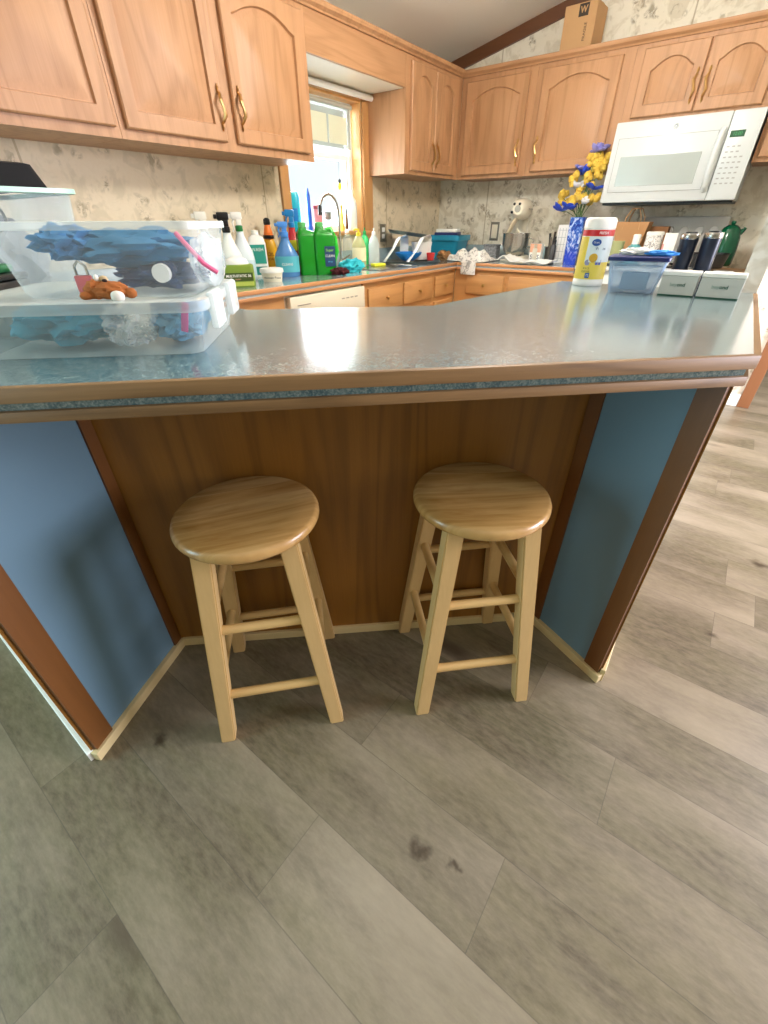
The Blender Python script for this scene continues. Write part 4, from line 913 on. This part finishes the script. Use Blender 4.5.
t = thing('lidded_box', 'clear blue plastic box with a navy lid on the bar', 'storage box', (-.292, 1.765, BZ), facing(-.292, 1.76)-.04)
obj('box_body', MB().loft([rrect(.132, .085, .014, 0), rrect(.136, .089, .014, .005), rrect(.166, .112, .014, .088), rrect(.17, .116, .014, .09), rrect(.163, .109, .014, .088), rrect(.133, .086, .013, .008)]), M_BLUECLEAR, t)
obj('lid', MB().loft([rrect(.174, .12, .014, .0905), rrect(.178, .124, .014, .093), rrect(.178, .124, .014, .101), rrect(.168, .114, .014, .104)]), plain('#17255f', .3), t)
o = obj('folded_papers', MB().box(-.04, .04, -.02, .02, 0, .05, .004), plain('#cfd9e2', .8), loc=(-.29, 1.765, BZ+.0065), rot=(0, 0, .1)); tag(o, 'pale folded paper seen inside the clear blue box', 'paper')
o = obj('tissue', MB().blob((0, 0, .009), (.042, .022, .011), .4, 3, 4, 4, floor=0), M_WHITEP, loc=(-.305, 1.76, BZ+.1045), rot=(0, 0, .2)); tag(o, 'crumpled white tissue on the navy lid', 'tissue')
o = obj('blue_sponge_cloth', MB().blob((0, 0, .006), (.045, .024, .009), .3, 3, 4, 6, floor=0), plain('#3f93e0', .8), loc=(-.235, 1.762, BZ+.1045), rot=(0, 0, .1)); tag(o, 'bright blue folded cloth on the right of the navy lid', 'cloth')
def gbox(label, x, y, w, rz):
    t = thing('cosmetic_box', label, 'box', (x, y, BZ), rz)
    obj('box_body', MB().box(-w/2, w/2, -.035, .035, .003, .055, .0015), plain('#c4c6c0', .45, 0, .03), t, smooth=False)
    obj('box_lid', MB().box(-w/2-.001, w/2+.001, -.036, .036, .0555, .066, .0015), M_WHITEP, t, smooth=False)
    obj('green_base', MB().box(-w/2+.001, w/2-.001, -.0345, .034, 0, .0028), plain('#1f5a44', .4), t, smooth=False)
    text('bey', .014, plain('#8aa69a'), t, (-.002, -.0358, .031), align='RIGHT'); text('ond', .014, plain('#1d5c46'), t, (-.002, -.0358, .031), align='LEFT', bold=.0002)
gbox('pale grey box with green lettering beside the navy-lidded box', -.160, 1.768, .098, facing(-.168, 1.76)-.09)
gbox('pale grey box with green lettering at the right end of the bar', -.050, 1.768, .108, facing(-.055, 1.77)-.02)
def tumbler(label, x, y, H):
    t = thing('tumbler', label, 'tumbler', (x, y, BZ), 0)
    obj('tumbler_body', MB().lathe([(0, 0), (.0215, 0), (.023, .004), (.0262, H-.02), (0, H-.02)], 28), plain('#1c2536', .3, .2), t)
    obj('steel_rim', MB().lathe([(.0264, H-.0199), (.0272, H-.017), (.0268, H-.008), (.025, H-.004), (0, H-.004)], 28), M_STEEL, t)
    obj('lid', MB().lathe([(.017, H-.0038), (.017, H), (0, H)], 20), M_BLACK, t)
tumbler('dark navy tumbler with a steel rim behind the left grey box', -.186, 1.905, .165)
tumbler('dark navy tumbler with a steel rim behind the right grey box', -.124, 1.905, .168)
t = thing('white_mug', 'white mug whose handle shows right of the navy tumblers', 'mug', (-.062, 1.90, BZ), 2.6)
obj('mug_body', MB().lathe([(0, 0), (.026, 0), (.028, .06), (.0255, .06), (.024, .004), (0, .004)], 24), M_WHITEP, t); obj('handle', MB().tube([(.026, 0, .05), (.045, 0, .052), (.05, 0, .03), (.04, 0, .014), (.026, 0, .012)], .004, 8), M_WHITEP, t)

# ------------------------------------------------------------------ clear bins on the bar, left end
BA = math.radians(43)
ax, ay = Vector((math.cos(BA), math.sin(BA))), Vector((-math.sin(BA), math.cos(BA)))
def bl(t_, n_, z): p = ax*t_ + ay*n_; return (p.x, p.y, z)
def bin_shell(w, d, h, tap, rad, lip=.01):
    return MB().loft([rrect(w-tap*1.4, d-tap*1.4, rad*.8, 0), rrect(w-tap, d-tap, rad, .01), rrect(w-tap*.5, d-tap*.5, rad, h*.5), rrect(w-tap*.5+.003, d-tap*.5+.003, rad, h*.5+.002), rrect(w, d, rad, h-.012)], True, False)
def bin_rim(w, d, h, rad, lip=.01):
    return MB().loft([rrect(w, d, rad, h-.0115), rrect(w+lip, d+lip, rad, h-.012), rrect(w+lip, d+lip, rad, h-.001), rrect(w+lip-.004, d+lip-.004, rad, h), rrect(w-.002, d-.002, rad, h)], False, False)
LBW, LBD, LBH = .40, .31, .086
lo = thing('storage_bin', 'lower wide clear plastic bin with a white lid on the bar', 'storage bin', bl(-.43, .978, BZ), BA)
obj('bin_body', bin_shell(LBW, LBD, LBH, .02, .03), M_BINLOW, lo)
lid = MB().loft([rrect(LBW+.022, LBD+.022, .03, LBH-.014), rrect(LBW+.026, LBD+.026, .032, LBH-.01), rrect(LBW+.026, LBD+.026, .032, LBH+.003), rrect(LBW+.014, LBD+.014, .03, LBH+.005), rrect(LBW-.02, LBD-.02, .03, LBH+.005), rrect(LBW-.03, LBD-.03, .03, LBH+.002),
                          ], False, True)
obj('lid', lid, M_BINLID, lo)
for yy in (-.085, .06): obj('latch', MB().box(LBW/2+.008, LBW/2+.022, yy-.035, yy+.035, LBH-.05, LBH+.012, .006), M_BINLID, lo)
upz = BZ + LBH + .0025
UBW, UBD, UBH = .325, .27, .112
ub = thing('storage_bin', 'upper open clear plastic bin full of blue cloth, stacked on the lower bin', 'storage bin', bl(-.388, 1.0, upz), BA)
obj('bin_body', bin_shell(UBW, UBD, UBH, .03, .022), M_BIN, ub)
obj('rim', bin_rim(UBW, UBD, UBH, .022), M_BINLID, ub)
# contents
def bundle(name, label, cat, t_, n_, z, r, mat, seed, amp=.35, rz=BA, freq=2.6):
    o = obj(name, MB().blob((0, 0, r[2]), r, amp, freq, 4, seed, floor=0), mat, loc=bl(t_, n_, z), rot=(0, 0, rz)); return tag(o, label, cat)
zi = BZ + .004; zu = upz + .004
bundle('fabric_bundle', 'teal cloth bundle at the left inside the lower bin', 'cloth', -.51, .955, zi, (.088, .088, .038), plain('#007f98', .9), 1)
bundle('fabric_bundle', 'pale blue cloth at the right inside the lower bin', 'cloth', -.305, .97, zi, (.052, .09, .035), plain('#4f8fb0', .9), 2)
bundle('plastic_bag', 'crumpled clear plastic bag in the middle of the lower bin', 'bag', -.38, .905, zi, (.045, .04, .036), M_BAG, 3, .5)
o = obj('ribbon', MB().box(-.006, .006, -.002, .002, 0, .05, .001), plain('#d0148c', .5), loc=bl(-.275, .868, zi+.028), rot=(0, .25, BA)); tag(o, 'magenta strip behind the front of the lower bin', 'ribbon')
bundle('fabric_bundle', 'long dark teal cloth roll inside the upper bin', 'cloth', -.37, .995, zu+.036, (.112, .075, .03), plain('#1a6a94', .9), 4, .3)
bundle('fabric_bundle', 'navy cloth at the lower right inside the upper bin', 'cloth', -.33, 1.0, zu, (.08, .08, .022), plain('#1d3a63', .9), 5, .35)
bundle('fabric_bundle', 'blue cloth crumpled at the left top inside the upper bin', 'cloth', -.465, .97, zu+.05, (.052, .066, .026), plain('#1f6a9c', .9), 6, .4)
t = thing('zip_bag', 'clear zip bag with a pink zipper at the right of the upper bin', 'bag', bl(-.235, .99, zu), BA)
obj('bag_body', MB().blob((0, 0, .045), (.028, .08, .044), .14, 2.2, 4, 8, floor=0), M_BAG, t); obj('zipper', MB().tube([(-.03, -.07, .09), (-.01, -.085, .07), (.01, -.085, .045), (.03, -.08, .03)], .004, 8), plain('#e0638c', .4), t)
t = thing('padlock', 'small red padlock at the left inside the upper bin', 'padlock', bl(-.445, .925, zu), BA+.1)
obj('lock_body', MB().box(-.014, .014, -.006, .006, 0, .028, .003), plain('#d3454f', .35), t); obj('shackle', MB().tube([(-.009, 0, .027), (-.009, 0, .042), (0, 0, .05), (.009, 0, .042), (.009, 0, .027)], .0025, 8), M_CHROME, t)
t = thing('white_jar', 'small white capped jar lying on its side in the upper bin', 'jar', bl(-.305, .925, zu+.03), BA)
obj('cap', MB().lathe([(0, -.004), (.012, -.004), (.015, 0), (.015, .014), (0, .014)], 24, Matrix.Rotation(R90, 4, 'X')), M_WHITEP, t); obj('navy_ring', MB().lathe([(.0152, .006), (.018, .008), (.018, .03), (0, .034)], 24, Matrix.Rotation(-R90, 4, 'X')), plain('#1b2f5c', .4), t)
# plush toy on the lower lid
t = thing('plush_toy', 'brown and white plush puppy lying on the lower bin lid', 'plush toy', bl(-.372, .848, BZ+LBH+.0055), BA)
br = plain('#a35f2c', .95); wh = plain('#e9e4da', .95)
obj('body', MB().blob((0, .0, .012), (.030, .017, .014), .2, 3, 4, 2, floor=0), br, t)
obj('head', MB().blob((-.024, .002, .013), (.017, .014, .015), .2, 3, 4, 5, floor=0), br, t)
obj('snout', MB().blob((.016, -.017, .005), (.011, .008, .009), .1, 3, 3, 1), wh, t, label='fluffy white paw'); obj('ear', MB().blob((-.018, .004, .029), (.004, .004, .007), .1, 3, 3), wh, t, label='white ear tip')
obj('ear', MB().blob((-.008, .006, .028), (.007, .005, .006), .1, 3, 3), plain('#c2a983', .95), t); obj('nose', MB().blob((-.004, -.001, .027), (.004, .003, .003), .05, 3, 3), plain('#2c1a12', .8), t)
obj('paw', MB().blob((-.038, -.006, .006), (.011, .009, .007), .15, 3, 3, 3, floor=0), br, t); obj('tail', MB().blob((.032, -.002, .008), (.01, .008, .008), .15, 3, 3, 4, floor=0), br, t)
# things behind the bins, on the left leg of the bar
t = thing('green_rim_tote', 'clear tote with a green rim behind the bins at the left', 'storage bin', (-1.72, .47, BZ), 0.0)
obj('tote_body', MB().loft([rrect(.44, .26, .03, 0), rrect(.5, .3, .03, .26), rrect(.494, .294, .03, .26), rrect(.434, .254, .03, .004)]), M_GLASS, t)
obj('rim', MB().loft([rrect(.498, .298, .03, .258), rrect(.525, .325, .035, .26), rrect(.525, .325, .035, .27), rrect(.49, .29, .03, .27)], False, False), plain('#9fc9b4', .35), t)
t = thing('black_tray', 'black box sitting on top of the green-rimmed tote', 'box', (-1.76, .47, BZ+.2715), 0.0)
obj('tray_body', MB().loft([rrect(.46, .25, .02, 0), rrect(.42, .22, .02, .05), rrect(.40, .2, .02, .053)]), plain('#0d0d10', .7, spec=.2), t)
o = obj('cable_coil', MB().tube([((.045+.006*math.sin(k*.9))*math.cos(k*.33), .012*math.sin(k*.21), .05+(.045+.006*math.sin(k*.9))*math.sin(k*.33)) for k in range(70)], .0035, 6), M_BLACK, loc=(-1.53, .42, BZ+.17), rot=(0, 0, .6)); tag(o, 'black cable coiled inside the green-rimmed tote', 'cable')
bundle2 = obj('fabric_bundle', MB().blob((0, 0, .11), (.18, .1, .11), .25, 2.5, 4, 12, floor=.002), plain('#7d7f86', .9), loc=(-1.72, .47, BZ+.006)); tag(bundle2, 'grey cloth filling the green-rimmed tote', 'cloth')
t = thing('black_case', 'black case standing behind the lower bin at the left edge', 'case', bl(-.765, 1.08, BZ), BA)
obj('case_body', MB().box(-.1, .1, -.07, .07, 0, .10, .008), M_BLACK, t); obj('case_lid', MB().box(-.101, .101, -.071, .071, .1005, .111, .004), M_BLACK, t)
t = thing('green_packet', 'green and white packet lying on the black case', 'packet', bl(-.77, 1.08, BZ+.1115), BA+.05)
obj('packet', MB().box(-.09, .09, -.055, .055, 0, .016, .006), plain('#0f6a3c', .4), t); obj('white_band', MB().box(.045, .075, -.0555, .0555, -.0002, .0165, .005), M_WHITEP, t)

# ------------------------------------------------------------------ carton on the wall cabinets
t = thing('shipping_carton', 'brown cardboard shipping carton on top of the back wall cabinets', 'box', (-1.365, 3.97, 2.088), -.05)
cb = plain('#bb9367', .8)
obj('carton', MB().box(-.1, .1, -.09, .09, 0, .2, .002), cb, t, smooth=False)
obj('printed_label', MB().box(-.01, .05, -.0912, -.089, .14, .195), plain('#3b3026', .6), t, smooth=False)
text('W', .04, plain('#bb9367', .8), t, (.02, -.0918, .168), bold=.001); text('FRAGILE', .022, plain('#4c3a28'), t, (.045, -.0916, .07), rot=(R90, -R90, 0))
o = obj('tape', MB().box(-.1005, .1005, -.02, .02, .2002, .201), plain('#c9a678', .4), t, smooth=False)
def ceiling_light(label, x, y, power, color, drop=.13):
  t = thing('ceiling_light', label, 'ceiling light', (x, y, ceil_z(x)-.035), 0)
  obj('base', MB().lathe([(0, -.01), (.09, -.01), (.09, .02), (0, .02)], 32), M_WHITE, t)
  obj('stem', MB().tube([(0, 0, -.01), (0, 0, -drop+.01)], .008, 10), M_WHITE, t)
  obj('shade', MB().lathe([(.018, -.108), (.05, -.10), (.062, -.085), (.064, -.088), (.05, -.105), (.018, -.114)], 32, Matrix.Translation((0, 0, .11-drop))), M_WHITE, t)
  obj('bulb', MB().lathe([(0, -.12), (.02, -.125), (.032, -.15), (.03, -.18), (0, -.195)], 20, Matrix.Translation((0, 0, .12-drop))), emit('lit_bulb', '#fff0dc', 4.0), t)
  ll = bpy.data.lights.new('bulb_light', 'POINT'); ll.shadow_soft_size = .12; ll.energy = power; ll.color = color
  q = bpy.data.objects.new('bulb_light', ll); COL.objects.link(q); q.parent = t; q.location = (0, 0, -drop-.13)
ceiling_light('hanging ceiling light with a small white shade over the kitchen floor', -.85, 2.2, 56, (1.0, .95, .87), .33)
ceiling_light('ceiling light with a small white shade over the breakfast bar', -.80, .42, 7, (1.0, .93, .80))
